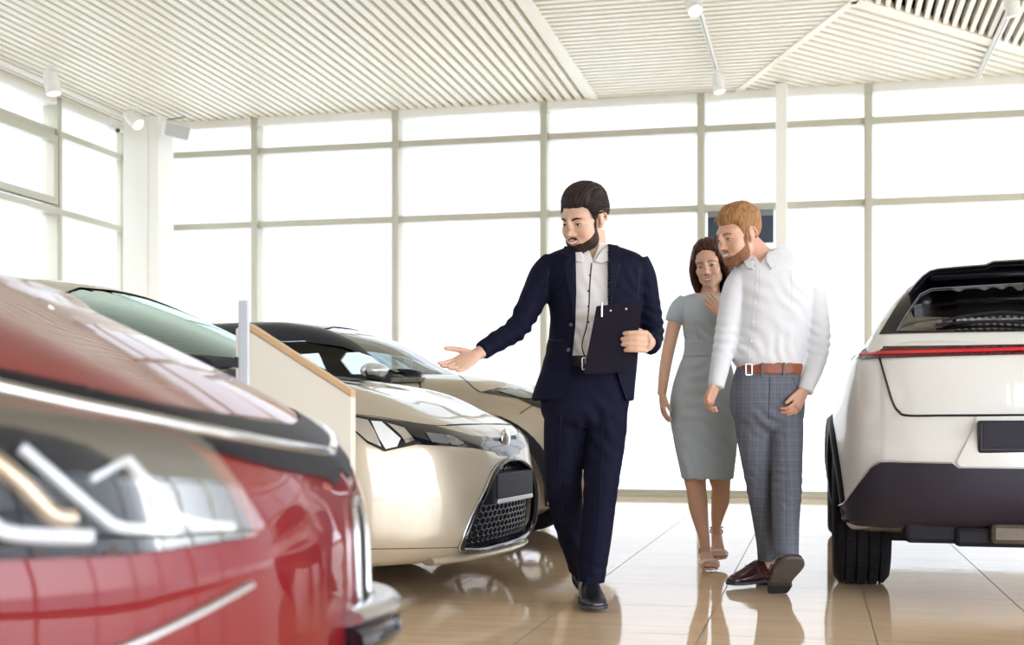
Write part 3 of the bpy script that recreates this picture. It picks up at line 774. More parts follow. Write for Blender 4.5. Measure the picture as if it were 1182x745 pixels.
# ------------------------------------------------------------------ champagne crossover with black roof (behind)
CAR3 = (.665, 8.37); A3 = R(-12)
M3 = Matrix.Translation((CAR3[0], CAR3[1], 0)) @ Matrix.Rotation(A3, 4, 'Z'); rc3 = cam_ray(M3)
XW = -.72
C3 = dict(W=.92, k=.06, ke=.12, kn=.13, kb=.05, crown=.05,
    top=[(-4.3, 1.0), (-4.1, 1.12), (-3.3, 1.10), (-1.6, 1.06), (-1.2, 1.065), (-.95, 1.06), (-.75, 1.04), (-.5, .99), (-.25, .93), (-.10, .88), (0, .82)],
    bot=[(-4.3, .40), (-4.0, .26), (-3.2, .24), (-1.2, .24), (-.5, .24), (-.2, .27), (0, .32)],
    nose=[(.20, -.10), (.35, -.01), (.55, .02), (.7, .0), (.8, -.03), (.9, -.12), (1.0, -.4)],
    tail=[(.1, -4.25), (.4, -4.4), (.8, -4.4), (1.1, -4.3)],
    wz=[(.2, .86), (.35, .905), (.6, .92), (.8, .905), (.95, .875), (1.1, .81)],
    wx=[(-4.3, .88), (-3.8, .97), (-3, 1), (-1.0, 1), (-.4, .985), (0, .96)],
    plan=[(0, 0), (.3, .02), (.55, .08), (.75, .19), (.88, .32), (1.0, .52), (1.3, 1.2)], plant=[(0, 0), (.6, .06), (.9, .22), (1.0, .4), (1.3, 1.0)],
    flare=[(XW, .36, .42, .03, .07), (-3.42, .36, .42, .03, .07)], bulge=[(.55, .16, .02)])
car3 = thing('crossover_car', 'champagne crossover with black roof and mirror, standing behind the sedan at the salesman\'s palm', 'car', (CAR3[0], CAR3[1], 0), A3, 'cars on display')
f3 = make_f(C3)
me = project_mesh(f3, (-4.45, .03, .92, .22, 1.0), (-3.8, -.8), .60, gridx(-4.45, .03, .035, .08, -1.6), 56, 30)
bv3 = bvh_of(me)
ws3 = [(XW, -.92, .36, .41), (XW, .92, .36, .41), (-3.42, -.92, .36, .41), (-3.42, .92, .36, .41)]
obj('body', cutwheels(me, ws3), m_champ, car3, smooth=32)
for xc in (XW, -3.42):
    for s in (-1, 1):
        obj('arch_cladding', archring(bv3, xc, .36, .405, .475, R(-12), R(192), s, .008), m_blackplastic, car3, smooth=50)
        wheel(car3, xc, s*.80, .36, R0=.36, rim=.25)
g = [(-.5, .66), (.5, .66), (.56, .50), (.45, .36), (-.45, .36), (-.56, .50)]
obj('grille', patch(bv3, g, front_ray(), step=.05, off=.006), m_blackplastic, car3, fix=False, smooth=50)
sills = [(-1.2, .25), (-2.95, .25), (-2.95, .36), (-1.2, .36)]
for s in (-1, 1): obj('sill', patch(bv3, sills, side_ray(s), step=.1, off=.006), m_blackplastic, car3, fix=False)
hl3 = [(554, 453.5), (576, 448), (602, 449.5), (615, 455), (626, 466), (628, 474), (614, 468), (598, 460.5), (573, 456)]
h3 = both(bv3, hl3, rc3, car3, 'headlight', m_blackgloss, .014, .004)
a = patch(bv3, [(572, 452), (590, 451.5), (604, 453.5), (616, 461), (605, 461), (590, 457)], rc3, (), .012, .007)
for hh, q in zip(h3, (a, mirrored(a))): obj('reflector', q, mat('green grey lamp glass', (.25, .29, .27), .15, metal=.6, coat=1), hh, fix=False, smooth=50)
both_rib(bv3, [(530, 433.5), (538, 440), (547, 448), (555, 453.5)], rc3, car3, 'bonnet_gap', m_gap, .010)
both_rib(bv3, [(483, 438), (485, 446), (486, 460)], rc3, car3, 'door_gap', m_gap, .010)
both_rib(bv3, [(600, 478), (612, 470), (624, 466)], rc3, car3, 'bumper_gap', m_gap, .006)
c = dict(W=.82, z0=.98, mid=-2.4, pl=.26, crown=.05, k=.10,
    top=[(-4.35, 1.0), (-3.9, 1.22), (-3.3, 1.38), (-2.6, 1.425), (-2.11, 1.43), (-1.8, 1.40), (-1.485, 1.315), (-1.153, 1.15), (-.98, 1.06), (-.88, .98)],
    wz=[(.95, .83), (1.05, .81), (1.2, .73), (1.4, .61), (1.5, .55)])
win3 = [[(-1.16, 1.06), (-2.0, 1.065), (-2.10, 1.22), (-2.05, 1.27), (-1.85, 1.275), (-1.60, 1.235), (-1.35, 1.15)], [(-2.2, 1.07), (-2.9, 1.09), (-3.1, 1.16), (-2.85, 1.24), (-2.25, 1.27)]]
ws3o = [(-.68, 1.08), (0, 1.08), (.68, 1.08), (.64, 1.2), (.54, 1.36), (.3, 1.39), (0, 1.395), (-.3, 1.39), (-.54, 1.36), (-.64, 1.2)]
m_navyroof = mat('blue black gloss roof', (.008, .014, .026), .2, coat=.45, spec=.3)
m_paleglass = glassmat('lightly tinted side glass', (.80, .86, .88), .8, 1.5)
m_ws3 = glassmat('blue green windscreen', (.30, .42, .46), 1.6, 1.5)
cb3, _, _ = cabin(car3, c, m_navyroof, win3, ws3o, [(-.55, 1.15), (.55, 1.15), (.45, 1.34), (-.45, 1.34)], m_paleglass, wsglass=m_ws3)
obj('cabin_floor', patch(bv3, [(-1.1, -.68), (-3.9, -.68), (-3.9, .68), (-1.1, .68)], top_ray(), step=.2, off=.006), m_interior, car3, fix=False)
for s in (-1, 1): obj('belt_trim', patch(bv3, [(-1.05, 1.005), (-1.6, 1.00), (-3.6, 1.04), (-3.6, 1.06), (-1.05, 1.03)], side_ray(s), step=.1, off=.010), m_blackgloss, car3, fix=False)
m = MB(); m.tube([(-1.25, -.62, 1.07), (-1.3, 0, 1.08), (-1.25, .62, 1.07)], [(.12, .03)]*3, 12); obj('dashboard', m, m_interior, car3, smooth=50)
seats(car3, [-2.2], .60)
m_silver = mat('light silver paint', (.70, .71, .72), .2, metal=.4, coat=1)
mirror_part(car3, (-1.30, -.80, 1.02), -1, m_silver); mirror_part(car3, (-1.30, .80, 1.02), 1, m_silver)

# ------------------------------------------------------------------ red crossover (foreground)
m_red = mat('deep red metallic paint', (.20, .003, .006), .4, metal=0, spec=.1, coat=.8, coat_rough=.01)
CAR1 = (-.245, 2.12); A1 = R(0)
M1 = Matrix.Translation((CAR1[0], CAR1[1], 0)) @ Matrix.Rotation(A1, 4, 'Z'); rc1 = cam_ray(M1)
C1 = dict(W=.94, k=.04, ke=.10, kn=.08, kb=.05, crown=.06,
    top=[(-4.6, 1.0), (-4.2, 1.12), (-3.3, 1.14), (-1.6, 1.16), (-1.2, 1.145), (-.95, 1.11), (-.75, 1.07), (-.58, 1.01), (-.40, .925), (-.25, .85), (-.13, .785), (-.05, .745), (.05, .70)],
    bot=[(-4.6, .40), (-4.0, .26), (-3.2, .22), (-1.2, .22), (-.5, .22), (-.2, .22), (0, .24)],
    nose=[(.18, -.06), (.30, .0), (.42, .005), (.52, .003), (.60, .0), (.68, -.02), (.75, -.045), (.80, -.10), (1.0, -.5)],
    tail=[(.1, -4.45), (.4, -4.6), (.8, -4.6), (1.1, -4.5)],
    wz=[(.2, .86), (.35, .915), (.6, .93), (.8, .91), (.95, .88), (1.1, .82)],
    wx=[(-4.6, .88), (-3.8, .97), (-3, 1), (-1.0, 1), (-.4, .985), (0, .96)],
    plan=[(0, 0), (.3, .02), (.5, .06), (.7, .14), (.85, .26), (1.0, .48), (1.3, 1.2)], plant=[(0, 0), (.6, .06), (.9, .22), (1.0, .4), (1.3, 1.0)],
    flare=[(-1.0, .36, .40, .025, .07), (-3.7, .36, .40, .025, .07)], bulge=[(.55, .14, .018)])
car1 = thing('red_car', 'deep red car filling the lower left foreground, nose and headlight blurred', 'car', (CAR1[0], CAR1[1], 0), A1, 'cars on display')
f1 = make_f(C1)
me = project_mesh(f1, (-4.65, .03, .92, .2, 1.0), (-4.0, -.8), .58, gridx(-4.65, .03, .02, .06, -1.5), 100, 50)
bv1 = bvh_of(me)
ws1 = [(-1.0, -.93, .36, .395), (-1.0, .93, .36, .395), (-3.7, -.93, .36, .395), (-3.7, .93, .36, .395)]
obj('body', cutwheels(me, ws1), m_red, car1, smooth=32)
for xc in (-1.0, -3.7):
    for s in (-1, 1): wheel(car1, xc, s*.80, .36, R0=.36, rim=.25)
strip = [(-80, 412), (0, 428), (60, 440), (179, 467), (287, 485), (340, 492), (372, 503), (386, 522), (392, 545), (388, 562), (375, 553), (330, 545), (280, 533), (235, 520), (200, 500), (100, 478), (0, 460), (-80, 445)]
both(bv1, strip, rc1, car1, 'nose_strip', mat('satin black nose strip', (.006, .006, .012), .45, spec=.15), .03, .003)
def chrome_line(bv, pts, rc, r, off, parent, name, m, both_=True, n=40):
    P = []
    for p in cr(pts, n):
        o, d = rc((p.x, p.y)); h = bv.ray_cast(o, d)
        if h[0] is not None:
            nn = h[1] if h[1].dot(d) < 0 else -h[1]; P.append(h[0]+nn*off)
    mm = MB(); mm.tube(P, r, 10)
    out = [obj(name, mm, m, parent, smooth=60)]
    if both_: out.append(obj(name, mirrored(mm), m, parent, smooth=60))
    return out
chrome_line(bv1, [(-80, 432), (0, 452), (80, 470), (150, 484), (230, 500), (310, 515), (370, 524)], rc1, .009, .004, car1, 'chrome_strip', m_chrome)
hl1 = [(-80, 452), (0, 466), (100, 482), (200, 503), (230, 525), (262, 566), (290, 612), (278, 623), (150, 641), (0, 647), (-80, 645)]
h1s = both(bv1, hl1, rc1, car1, 'headlight', mat('dark lamp interior', (.03, .03, .033), .55, spec=.1), .03, .002)
m_bar = mat('white lamp light guide', (.78, .80, .82), .25, coat=1)
m_tan = mat('warm lamp reflector', (.55, .43, .30), .25, metal=.7)
for pts, r, mm in (([(20, 520), (60, 553), (105, 592), (135, 611), (195, 614)], .007, m_bar), ([(140, 533), (175, 572), (205, 603), (260, 611)], .007, m_bar),
               ([(-30, 520), (20, 560), (55, 596), (80, 600)], .012, m_tan), ([(-60, 560), (-20, 600), (10, 618), (100, 622)], .009, m_bar), ([(100, 556), (140, 535)], .005, m_bar)):
    o = chrome_line(bv1, pts, rc1, r, .008, h1s[0], 'light_guide', mm, False)
    q = MB(); q.v = [(v.co.x, -v.co.y, v.co.z) for v in o[0].data.vertices]; q.f = [tuple(reversed(p.vertices)) for p in o[0].data.polygons]
    obj('light_guide', q, mm, h1s[1], smooth=60)
a = patch(bv1, [(p[0], p[1]) for p in hl1], rc1, (), .03, .020)
for hh, q in zip(h1s, (a, mirrored(a))): obj('lens', q, m_lens, hh, fix=False, smooth=60)
# lower intake blade and frame at the very front
g1 = [(-.05, .64), (.05, .64), (.07, .55), (.05, .47), (-.05, .47), (-.07, .55)]
obj('grille', patch(bv1, g1, front_ray(), step=.04, off=.004), m_blackplastic, car1, fix=False, smooth=50)
mb = MB(); mb.tube(frame_on(bv1, g1, .004, .01), .007, 10); obj('grille_frame', mb, m_satin, car1, smooth=60)
def plan_x(bv, y, z):
    h = bv.ray_cast(Vector((2, y, z)), Vector((-1, 0, 0))); return h[0].x if h[0] is not None else -.1
mb = MB(); P = [Vector((plan_x(bv1, y, .5)+.0+.03*(1-(y/.16)**2), y, .485)) for y in np.linspace(-.16, .16, 25)]
mb.tube(P, [(.035, .014)]*25, 10); obj('bumper_blade', mb, m_satin, car1, smooth=60)
mb = MB(); P = [Vector((p.x+.005, p.y, .445)) for p in P]; mb.tube(P, [(.03, .028)]*25, 10); obj('bumper_blade', mb, m_blackgloss, car1, smooth=60)
chrome_line(bv1, [(110, 760), (170, 735), (230, 706), (285, 676)], rc1, [(.010, .006)]*40, .002, car1, 'lower_trim', m_satin)
for s in (-1, 1):
    pass
c = dict(W=.84, z0=1.02, mid=-2.5, pl=.28, crown=.05, k=.10,
    top=[(-4.5, 1.05), (-4.2, 1.35), (-3.6, 1.58), (-2.8, 1.64), (-2.3, 1.63), (-1.9, 1.54), (-1.6, 1.38), (-1.3, 1.17), (-1.15, 1.03)],
    wz=[(1.0, .84), (1.15, .81), (1.35, .74), (1.55, .66), (1.7, .6)])
win1 = [[(-1.75, 1.16), (-2.6, 1.16), (-2.6, 1.48), (-2.2, 1.48)], [(-2.72, 1.16), (-3.7, 1.18), (-3.6, 1.44), (-2.72, 1.49)]]
cabin(car1, c, m_red, win1, [(-.70, 1.14), (0, 1.14), (.70, 1.14), (.62, 1.5), (.3, 1.55), (0, 1.555), (-.3, 1.55), (-.62, 1.5)], [(-.6, 1.2), (.6, 1.2), (.5, 1.5), (-.5, 1.5)], m_darkglass)
obj('cabin_floor', patch(bv1, [(-1.3, -.66), (-4.0, -.66), (-4.0, .66), (-1.3, .66)], top_ray(), step=.2, off=.006), m_interior, car1, fix=False)
mirror_part(car1, (-1.75, -.84, 1.12), -1, m_red); mirror_part(car1, (-1.75, .84, 1.12), 1, m_red)

# ------------------------------------------------------------------ white sport utility car seen from behind (right)
m_pearl = mat('pearl white paint', (.80, .80, .77), .25, coat=1, coat_rough=.015)
CAR4 = (2.245, 5.36); A4 = math.atan2(-LX[1], -LX[0])
M4_ = Matrix.Translation((CAR4[0], CAR4[1], 0)) @ Matrix.Rotation(A4, 4, 'Z'); rc4 = cam_ray(M4_)
XR = -.78
C4 = dict(W=.89, k=.05, ke=.09, kn=.11, kb=.05, crown=.03,
    top=[(-4.35, .80), (-4.1, .95), (-3.3, 1.04), (-2.8, 1.08), (-1.5, 1.12), (-.7, 1.15), (-.3, 1.165), (-.1, 1.16), (0, 1.13)],
    bot=[(-4.35, .36), (-4.0, .26), (-3.2, .24), (-1.3, .24), (-.6, .26), (-.2, .32), (0, .36)],
    nose=[(.25, -.08), (.34, -.03), (.45, .0), (.60, .01), (.68, .0), (.74, -.03), (.80, -.055), (.95, -.075), (1.04, -.09), (1.10, -.11), (1.17, -.16), (1.3, -.3)],
    tail=[(.1, -4.2), (.4, -4.35), (.7, -4.35), (1.1, -4.1)],
    wz=[(.25, .83), (.40, .875), (.6, .89), (.78, .88), (.95, .85), (1.05, .82), (1.12, .775), (1.2, .70)],
    wx=[(-4.3, .9), (-3.6, .98), (-3, 1), (-.8, 1), (-.4, .985), (0, .95)],
    plan=[(0, 0), (.4, .012), (.62, .035), (.76, .08), (.86, .16), (.94, .28), (1.0, .44), (1.3, 1.2)], plant=[(0, 0), (.6, .08), (.9, .25), (1.0, .45), (1.3, 1.0)],
    flare=[(XR, .36, .43, .022, .08), (XR-2.72, .36, .43, .022, .08)])
car4 = thing('white_car', 'white car seen from behind at the right edge, red light bar across its tailgate', 'car', (CAR4[0], CAR4[1], 0), A4, 'cars on display')
f4 = make_f(C4)
me = project_mesh(f4, (-4.3, .02, .93, .25, 1.12), (-3.8, -.75), .62, gridx(-4.3, .02, .025, .08, -1.4), 80, 44)
bv4 = bvh_of(me)
ws4 = [(XR, -.93, .36, .40), (XR, .93, .36, .40), (XR-2.72, -.93, .36, .40), (XR-2.72, .93, .36, .40)]
obj('body', cutwheels(me, ws4), m_pearl, car4, smooth=32)
for xc in (XR, XR-2.72):
    for s in (-1, 1):
        obj('arch_cladding', archring(bv4, xc, .36, .392, .455, R(-5), R(185), s, .012), m_blackplastic, car4, smooth=50)
        wheel(car4, xc, s*.765, .345, R0=.345, wd=.25, rim=.235, hero=(xc == XR and s < 0))
m_bumper = mat('dark violet grey bumper plastic', (.028, .024, .038), .42, spec=.35)
lower = [(963, 586), (966.8, 584), (976.6, 581.4), (1007.6, 540.6), (1018.9, 534), (1099, 535), (1106, 540.6), (1182, 541.4), (1222, 541.6), (1222, 603), (1182, 603.5), (1126, 604.5), (1024.5, 607), (990.7, 605), (983.7, 603.5), (968, 609)]
both(bv4, lower, rc4, car4, 'lower_bumper', m_bumper, .03, .012)
chrome_line(bv4, [(965, 584), (976, 581), (990, 563), (1006, 541), (1018, 533.5), (1050, 534), (1099, 535)], rc4, .005, .008, car4, 'bumper_piping', m_satin)
both(bv4, [(1128, 482), (1122, 500), (1104, 534), (1109, 539), (1150, 539.5), (1222, 539.5), (1222, 481)], rc4, car4, 'tailgate_recess', m_pearl, .03, .010)
m_redlamp = mat('dark red lamp plastic', (.07, .004, .012), .12, coat=1)
bar = [(983.5, 415.5), (995.5, 402.7), (1015, 401.3), (1092.7, 400.4), (1181, 398.8), (1222, 398.6), (1222, 409.5), (1181, 410), (1092.7, 412), (1015, 414.5)]
tl = both(bv4, bar, rc4, car4, 'tail_light', m_redlamp, .02, .008)
a = patch(bv4, [(991, 411), (997, 408), (1015, 407), (1092, 405), (1181, 402.6), (1222, 402.3), (1222, 405.6), (1181, 406), (1092, 408.4), (1015, 410.4)], rc4, (), .01, .011)
for hh, q in zip(tl, (a, mirrored(a))): obj('light_strip', q, mat('glowing red strip', (.55, .01, .02), .2, coat=1, emit=(1, .02, .03, .06)), hh, fix=False, smooth=50)
both_rib(bv4, [(1023.7, 380), (1017, 392), (1015, 401), (1016, 414), (1022, 436.5), (1030.7, 464.6), (1037.7, 475.5), (1048, 480), (1092, 480), (1181, 479.6), (1222, 479.6)], rc4, car4, 'tailgate_gap', m_gap, .010, .012, 90)
both_rib(bv4, [(999, 399.5), (1015, 398.5)], rc4, car4, 'shoulder_gap', m_gap, .004)
zc = .70; hx = plan_x(bv4, 0, .70)
def pz(py, d): return CH-(py-HY)/FPX*d
z1, z0 = pz(485.6, 5.36), pz(524, 5.36)
mb = MB(); mb.box(hx-.03, hx+.022, -.32, .32, z0, z1); o = obj('plate_holder', mb, m_bumper, car4, bevel=.012, bseg=3, smooth=40)
mb = MB(); mb.box(hx+.02, hx+.025, -.30, .30, z0+.02, z1-.015); obj('plate_panel', mb, mat('blank grey plate', (.022, .02, .032), .5, spec=.25), o, bevel=.003)
c = dict(W=.84, z0=1.08, mid=-1.8, pl=.10, crown=.045, k=.09,
    top=[(-3.55, 1.02), (-3.2, 1.2), (-2.8, 1.38), (-2.4, 1.455), (-1.8, 1.485), (-1.0, 1.475), (-.55, 1.445), (-.42, 1.415), (-.30, 1.33), (-.18, 1.19), (-.10, 1.08)],
    wz=[(1.05, .775), (1.15, .735), (1.3, .645), (1.42, .565), (1.55, .49)])
rwin = [(-.63, 1.172), (0, 1.168), (.63, 1.172), (.585, 1.25), (.52, 1.345), (.47, 1.37), (0, 1.385), (-.47, 1.37), (-.52, 1.345), (-.585, 1.25)]
win4 = [[(-.95, 1.20), (-1.75, 1.19), (-1.75, 1.39), (-1.15, 1.38)], [(-1.85, 1.19), (-2.75, 1.18), (-2.5, 1.34), (-1.85, 1.40)]]
m_rearglass = glassmat('dark rear glass', (.10, .11, .12), 4.5, 1.5)
cb4, _, _ = cabin(car4, c, m_pearl, win4, rwin, [(-.62, 1.2), (.62, 1.2), (.5, 1.40), (-.5, 1.40)], m_darkglass, names=('rear_window', 'windscreen'), wsglass=m_rearglass)
sur = [(-.70, 1.16), (0, 1.155), (.70, 1.16), (.635, 1.27), (.565, 1.38), (.51, 1.42), (0, 1.44), (-.51, 1.42), (-.565, 1.38), (-.635, 1.27)]
obj('window_surround', patch(cb4, sur, front_ray(), [rwin], .03, .004), m_blackgloss, car4, fix=False, smooth=50)
obj('roof_panel', patch(cb4, [(-.42, -.50), (-2.5, -.52), (-2.5, .52), (-.42, .50)], top_ray(), step=.08, off=.004), m_blackgloss, car4, fix=False, smooth=50)
mb = MB(); ys = np.linspace(-.56, .56, 41); P = []; rr = []
for y in ys:
    t = abs(y)/.56; zz = 1.450-.02*t**2-.085*max(0, (t-.82)/.18)**1.6+(.012 if t < .42 else 0); P.append((-.36-.03*t*t, y, zz)); rr.append((.17-.05*t**4, .020-.006*t))
mb.tube(P, rr, 14, up=(0, 0, 1)); obj('rear_spoiler', mb, m_blackgloss, car4, smooth=60)
mb = MB(); mb.tube([(-.335, -.48, 1.418), (-.325, 0, 1.432), (-.335, .48, 1.418)], [(.03, .02)]*3, 8); obj('spoiler_lip', mb, m_blackgloss, car4, smooth=60)
def on_glass(px, py, off):
    o, d = rc4((px, py)); h = cb4.ray_cast(o, d); nn = h[1] if h[1].dot(d) < 0 else -h[1]; return h[0]+nn*off
mb = MB(); mb.tube([on_glass(*q, .018) for q in ((1216, 372), (1190, 367), (1160, 364), (1130, 366), (1105, 370), (1088, 374))], [(.012, .010)]*3+[(.009, .007)]*3, 8); wi = obj('wiper', mb, m_blackplastic, car4, smooth=60)
mb = MB(); mb.tube([on_glass(*q, .010) for q in ((1200, 376), (1150, 373), (1110, 374), (1080, 377))], .006, 8); obj('wiper_blade', mb, m_blackplastic, wi)
mb = MB(); mb.tube([(-.165, -.06, 1.17), (-.17, 0, 1.185), (-.165, .06, 1.17)], [(.03, .025)]*3, 10); obj('wiper_hub', mb, m_blackplastic, wi, smooth=50)
obj('cabin_floor', patch(bv4, [(-.35, -.60), (-3.0, -.66), (-3.0, .66), (-.35, .62)], top_ray(), step=.2, off=.006), m_interior, car4, fix=False)
seats(car4, [-1.2, -2.1], .72)
mb = MB(); mb.box(-1.4, -.12, -.60, .60, .255, .38); mb.box(-.60, -.10, -.40, .10, .245, .33); mb.tube([(-.5, -.66, .28), (-.8, 0, .25), (-.5, .66, .28)], .05, 10)
obj('underbody', mb, m_blackplastic, car4, bevel=.02)
mb = MB(); mb.box(-.20, -.06, -.26, .60, .262, .35); obj('silencer', mb, mat('dull brown steel', (.12, .10, .08), .4, metal=.6), car4, bevel=.02)
mb = MB(); mb.tube([(-1.3, -.9, 1.16)]*1+[(-1.3, -.9, 1.16)], .01) if False else None
for s in (-1, 1):
    mb = MB(); mb.ball((-2.78, s*.72, 1.14), (.10, .05, .06), None, 24, 14); mb.bar((-2.72, s*.70, 1.10), (-2.74, s*.74, 1.10), .05, .04); obj('mirror', mb, m_pearl, car4, smooth=60)

# ------------------------------------------------------------------ information stand and post
D = 3.9
a = wp(286, 372, D); b_ = wp(406, 450, D); m_stand = mat('cream laminate board', (.78, .74, .64), .45); m_wood = mat('light oak edge', (.60, .40, .22), .45, noise=.2, nscale=30, stretch=(1, 1, 8))
st = thing('info_stand', 'cream information stand with sloping oak top between the red and champagne cars', 'stand', (a.x, D, 0), 0)
w = b_.x-a.x; zl, zr = a.z, b_.z; t = .022
mb = MB(); mb.prism([(0, 0.0), (w, 0.0), (w, zr-t), (0, zl-t)], 0, .10, 1); obj('panel', mb, m_stand, st, bevel=.003)
mb = MB(); mb.prism([(0, zl-t), (w, zr-t), (w, zr), (0, zl)], -.004, .104, 1); obj('sloping_top', mb, m_wood, st, bevel=.002)
mb = MB(); mb.prism([(-.036, 0), (-.001, 0), (-.001, zl-.002), (-.036, zl-.02)], 0.0, .10, 1); obj('side_panel', mb, mat('pale laminate', (.84, .82, .76), .4), st, bevel=.002)
mb = MB(); mb.prism([(-.02, .0), (w+.02, .0), (w+.02, .05), (-.02, .05)], -.02, .12, 1); obj('plinth', mb, m_grey, st, bevel=.003)
p0 = wp(280, 420, 3.7); zt = wp(280, 347, 3.7).z
ps = thing('sign_post', 'slim pale metal post at the left edge of the cream information stand', 'post', (p0.x, 3.7, 0), 0)
mb = MB(); mb.box(-.010, .018, -.012, .012, .02, zt); obj('post', mb, mat('pale blue grey painted metal', (.58, .62, .68), .5), ps, bevel=.003)
mb = MB(); mb.box(-.020, -.008, -.018, .015, .93, .96); obj('holder_clip', mb, m_darkgrey, ps, bevel=.002)
mb = MB(); mb.lathe([(0, 0), (.15, 0), (.15, .012), (.02, .022), (0, .022)], 40, 'z'); obj('base_plate', mb, m_satin, ps, smooth=40)
# ================================================================== PEOPLE
def stack(mb, rows, n=48, e=2.4):
    """horizontal superellipse rings: rows (z, xc, yc, a, b)"""
    v = []; f = []; m = len(rows)
    for (z, xc, yc, a, b) in rows:
        for k in range(n):
            t = 2*math.pi*k/n; c, s = math.cos(t), math.sin(t)
            v.append((xc+a*math.copysign(abs(c)**(2/e), c), yc+b*math.copysign(abs(s)**(2/e), s), z))
    for i in range(m-1):
        for k in range(n):
            k2 = (k+1) % n; f.append((i*n+k, i*n+k2, (i+1)*n+k2, (i+1)*n+k))
    f.append(tuple(range(n-1, -1, -1))); f.append(tuple((m-1)*n+k for k in range(n)))
    mb.add(v, f)
def dense_rows(rows, k=5):
    A = np.array(rows, float); C = []
    for i in range(len(A)-1):
        p0, p1, p2, p3 = A[max(i-1, 0)], A[i], A[i+1], A[min(i+2, len(A)-1)]
        for j in range(k):
            u = j/k; C.append(.5*((2*p1)+(p2-p0)*u+(2*p0-5*p1+4*p2-p3)*u*u+(3*p1-p0-3*p2+p3)*u**3))
    C.append(A[-1]); return [tuple(c) for c in C]
class Person:
    def __init__(s, px, py, D): s.D = D; o = wp(px, py, D); s.o = Vector((o.x, D, 0))
    def P(s, px, py, dd=0.): return wp(px, py, s.D+dd)-s.o
    def rows(s, L, dd=0.):
        out = []
        for r in L:
            y, xl, xr, b = r[:4]; yc = r[4] if len(r) > 4 else 0.; a = s.P(xl, y, yc); c = s.P(xr, y, yc)
            out.append((a.z, (a.x+c.x)/2, yc, (c.x-a.x)/2, b))
        return out
    def path(s, L, k=4):
        """L: (px,py,dd,ra[,rb]) -> dense pts, radii"""
        A = [(*s.P(*q[:3]), q[3], q[4] if len(q) > 4 else q[3]) for q in L]; A = dense_rows(A, k)
        return [Vector(a[:3]) for a in A], [(a[3], a[4]) for a in A]
    def limb(s, mb, L, n=24, k=4, up=(0, 1, 0)):
        p, r = s.path(L, k); mb.tube(p, r, n, up=up)
def folds(me, specs, seed=0):
    """push cloth vertices in and out in waves around points: (centre, axis, wavelength, amplitude, radius)"""
    V = me_np(me); n = len(V); N = np.empty(n*3, np.float32); me.vertex_normals.foreach_get('vector', N); N = N.reshape(-1, 3); rnd = np.random.RandomState(seed)
    for c, ax, wl, am, rad in specs:
        c = np.array(c); ax = np.array(ax, float); ax /= np.linalg.norm(ax); d = V-c; r = np.linalg.norm(d, axis=1)
        w = np.exp(-(r/rad)**2); ph = rnd.rand()*6; ort = np.cross(ax, [.3, .8, .5])
        V = V+N*(w*am*np.sin(2*math.pi*(d@ax)/wl+ph+1.3*np.sin((d@ort)/wl*2+ph)))[:,None]
    me_set(me, V); return me
def lumps(me, wl, am, seed=1, sc=(1, 1, 1)):
    V = me_np(me); n = len(V); N = np.empty(n*3, np.float32); me.vertex_normals.foreach_get('vector', N); N = N.reshape(-1, 3); rnd = np.random.RandomState(seed); s = np.zeros(n)
    for i in range(7):
        k = rnd.randn(3); k /= np.linalg.norm(k); k = k*np.array(sc); s += np.sin(V@k*2*math.pi/(wl*rnd.uniform(.6, 1.5))+rnd.rand()*6)
    me_set(me, V+N*(s*am/2.6)[:,None]); return me
# ---- head -----------------------------------------------------------
def ell(P, c, r, rot=None):
    q = (P-np.array(c))
    if rot is not None: q = q@rot
    r = np.array(r); k = np.linalg.norm(q/r, axis=1); return (k-1)*min(r)*1.0
def head_f(female=False, smile=1.0, jaw=1.0):
    def f(P):
        X = P.copy(); X[:,0] = np.abs(X[:,0])
        d = ell(P, (0, .018, .042), (.077, .097, .086))
        d = smin(d, ell(P, (0, -.022, -.03), (.060*jaw, .070, .082)), .03)
        d = smin(d, ell(X, (.036*jaw, -.028, -.068), (.026, .038, .026)), .03)
        d = smin(d, ell(P, (0, -.070, -.098), (.024*jaw, .022, .020)), .03)
        d = smin(d, ell(P, (0, -.066, .030), (.052, .030, .022)), .02)
        d = smin(d, ell(X, (.040, -.060, -.022), (.022, .022, .020)), .022)
        if smile: d = smin(d, ell(X, (.036, -.070, -.040), (.014, .013, .012)), .018)
        d = smax(d, -ell(X, (.031, -.106, .004), (.019, .018, .013)), .014)
        d = smin(d, ell(X, (.031, -.076, .004), (.015, .014, .0125)), .006)
        a = R(22); rot = np.array([[1, 0, 0], [0, math.cos(a), -math.sin(a)], [0, math.sin(a), math.cos(a)]])
        d = smin(d, ell(P, (0, -.094, -.006), (.0085, .014, .034), rot), .010)
        d = smin(d, ell(P, (0, -.113, -.030), (.0105, .0105, .0095)), .008)
        d = smin(d, ell(X, (.012, -.100, -.034), (.008, .009, .0075)), .006)
        d = smin(d, ell(P, (0, -.083, -.062), (.027, .016, .014)), .012)
        d = smin(d, ell(P, (0, -.094, -.0565), (.021, .007, .0045)), .005)
        d = smin(d, ell(P, (0, -.093, -.071), (.017, .007, .0050)), .005)
        return d
    return f
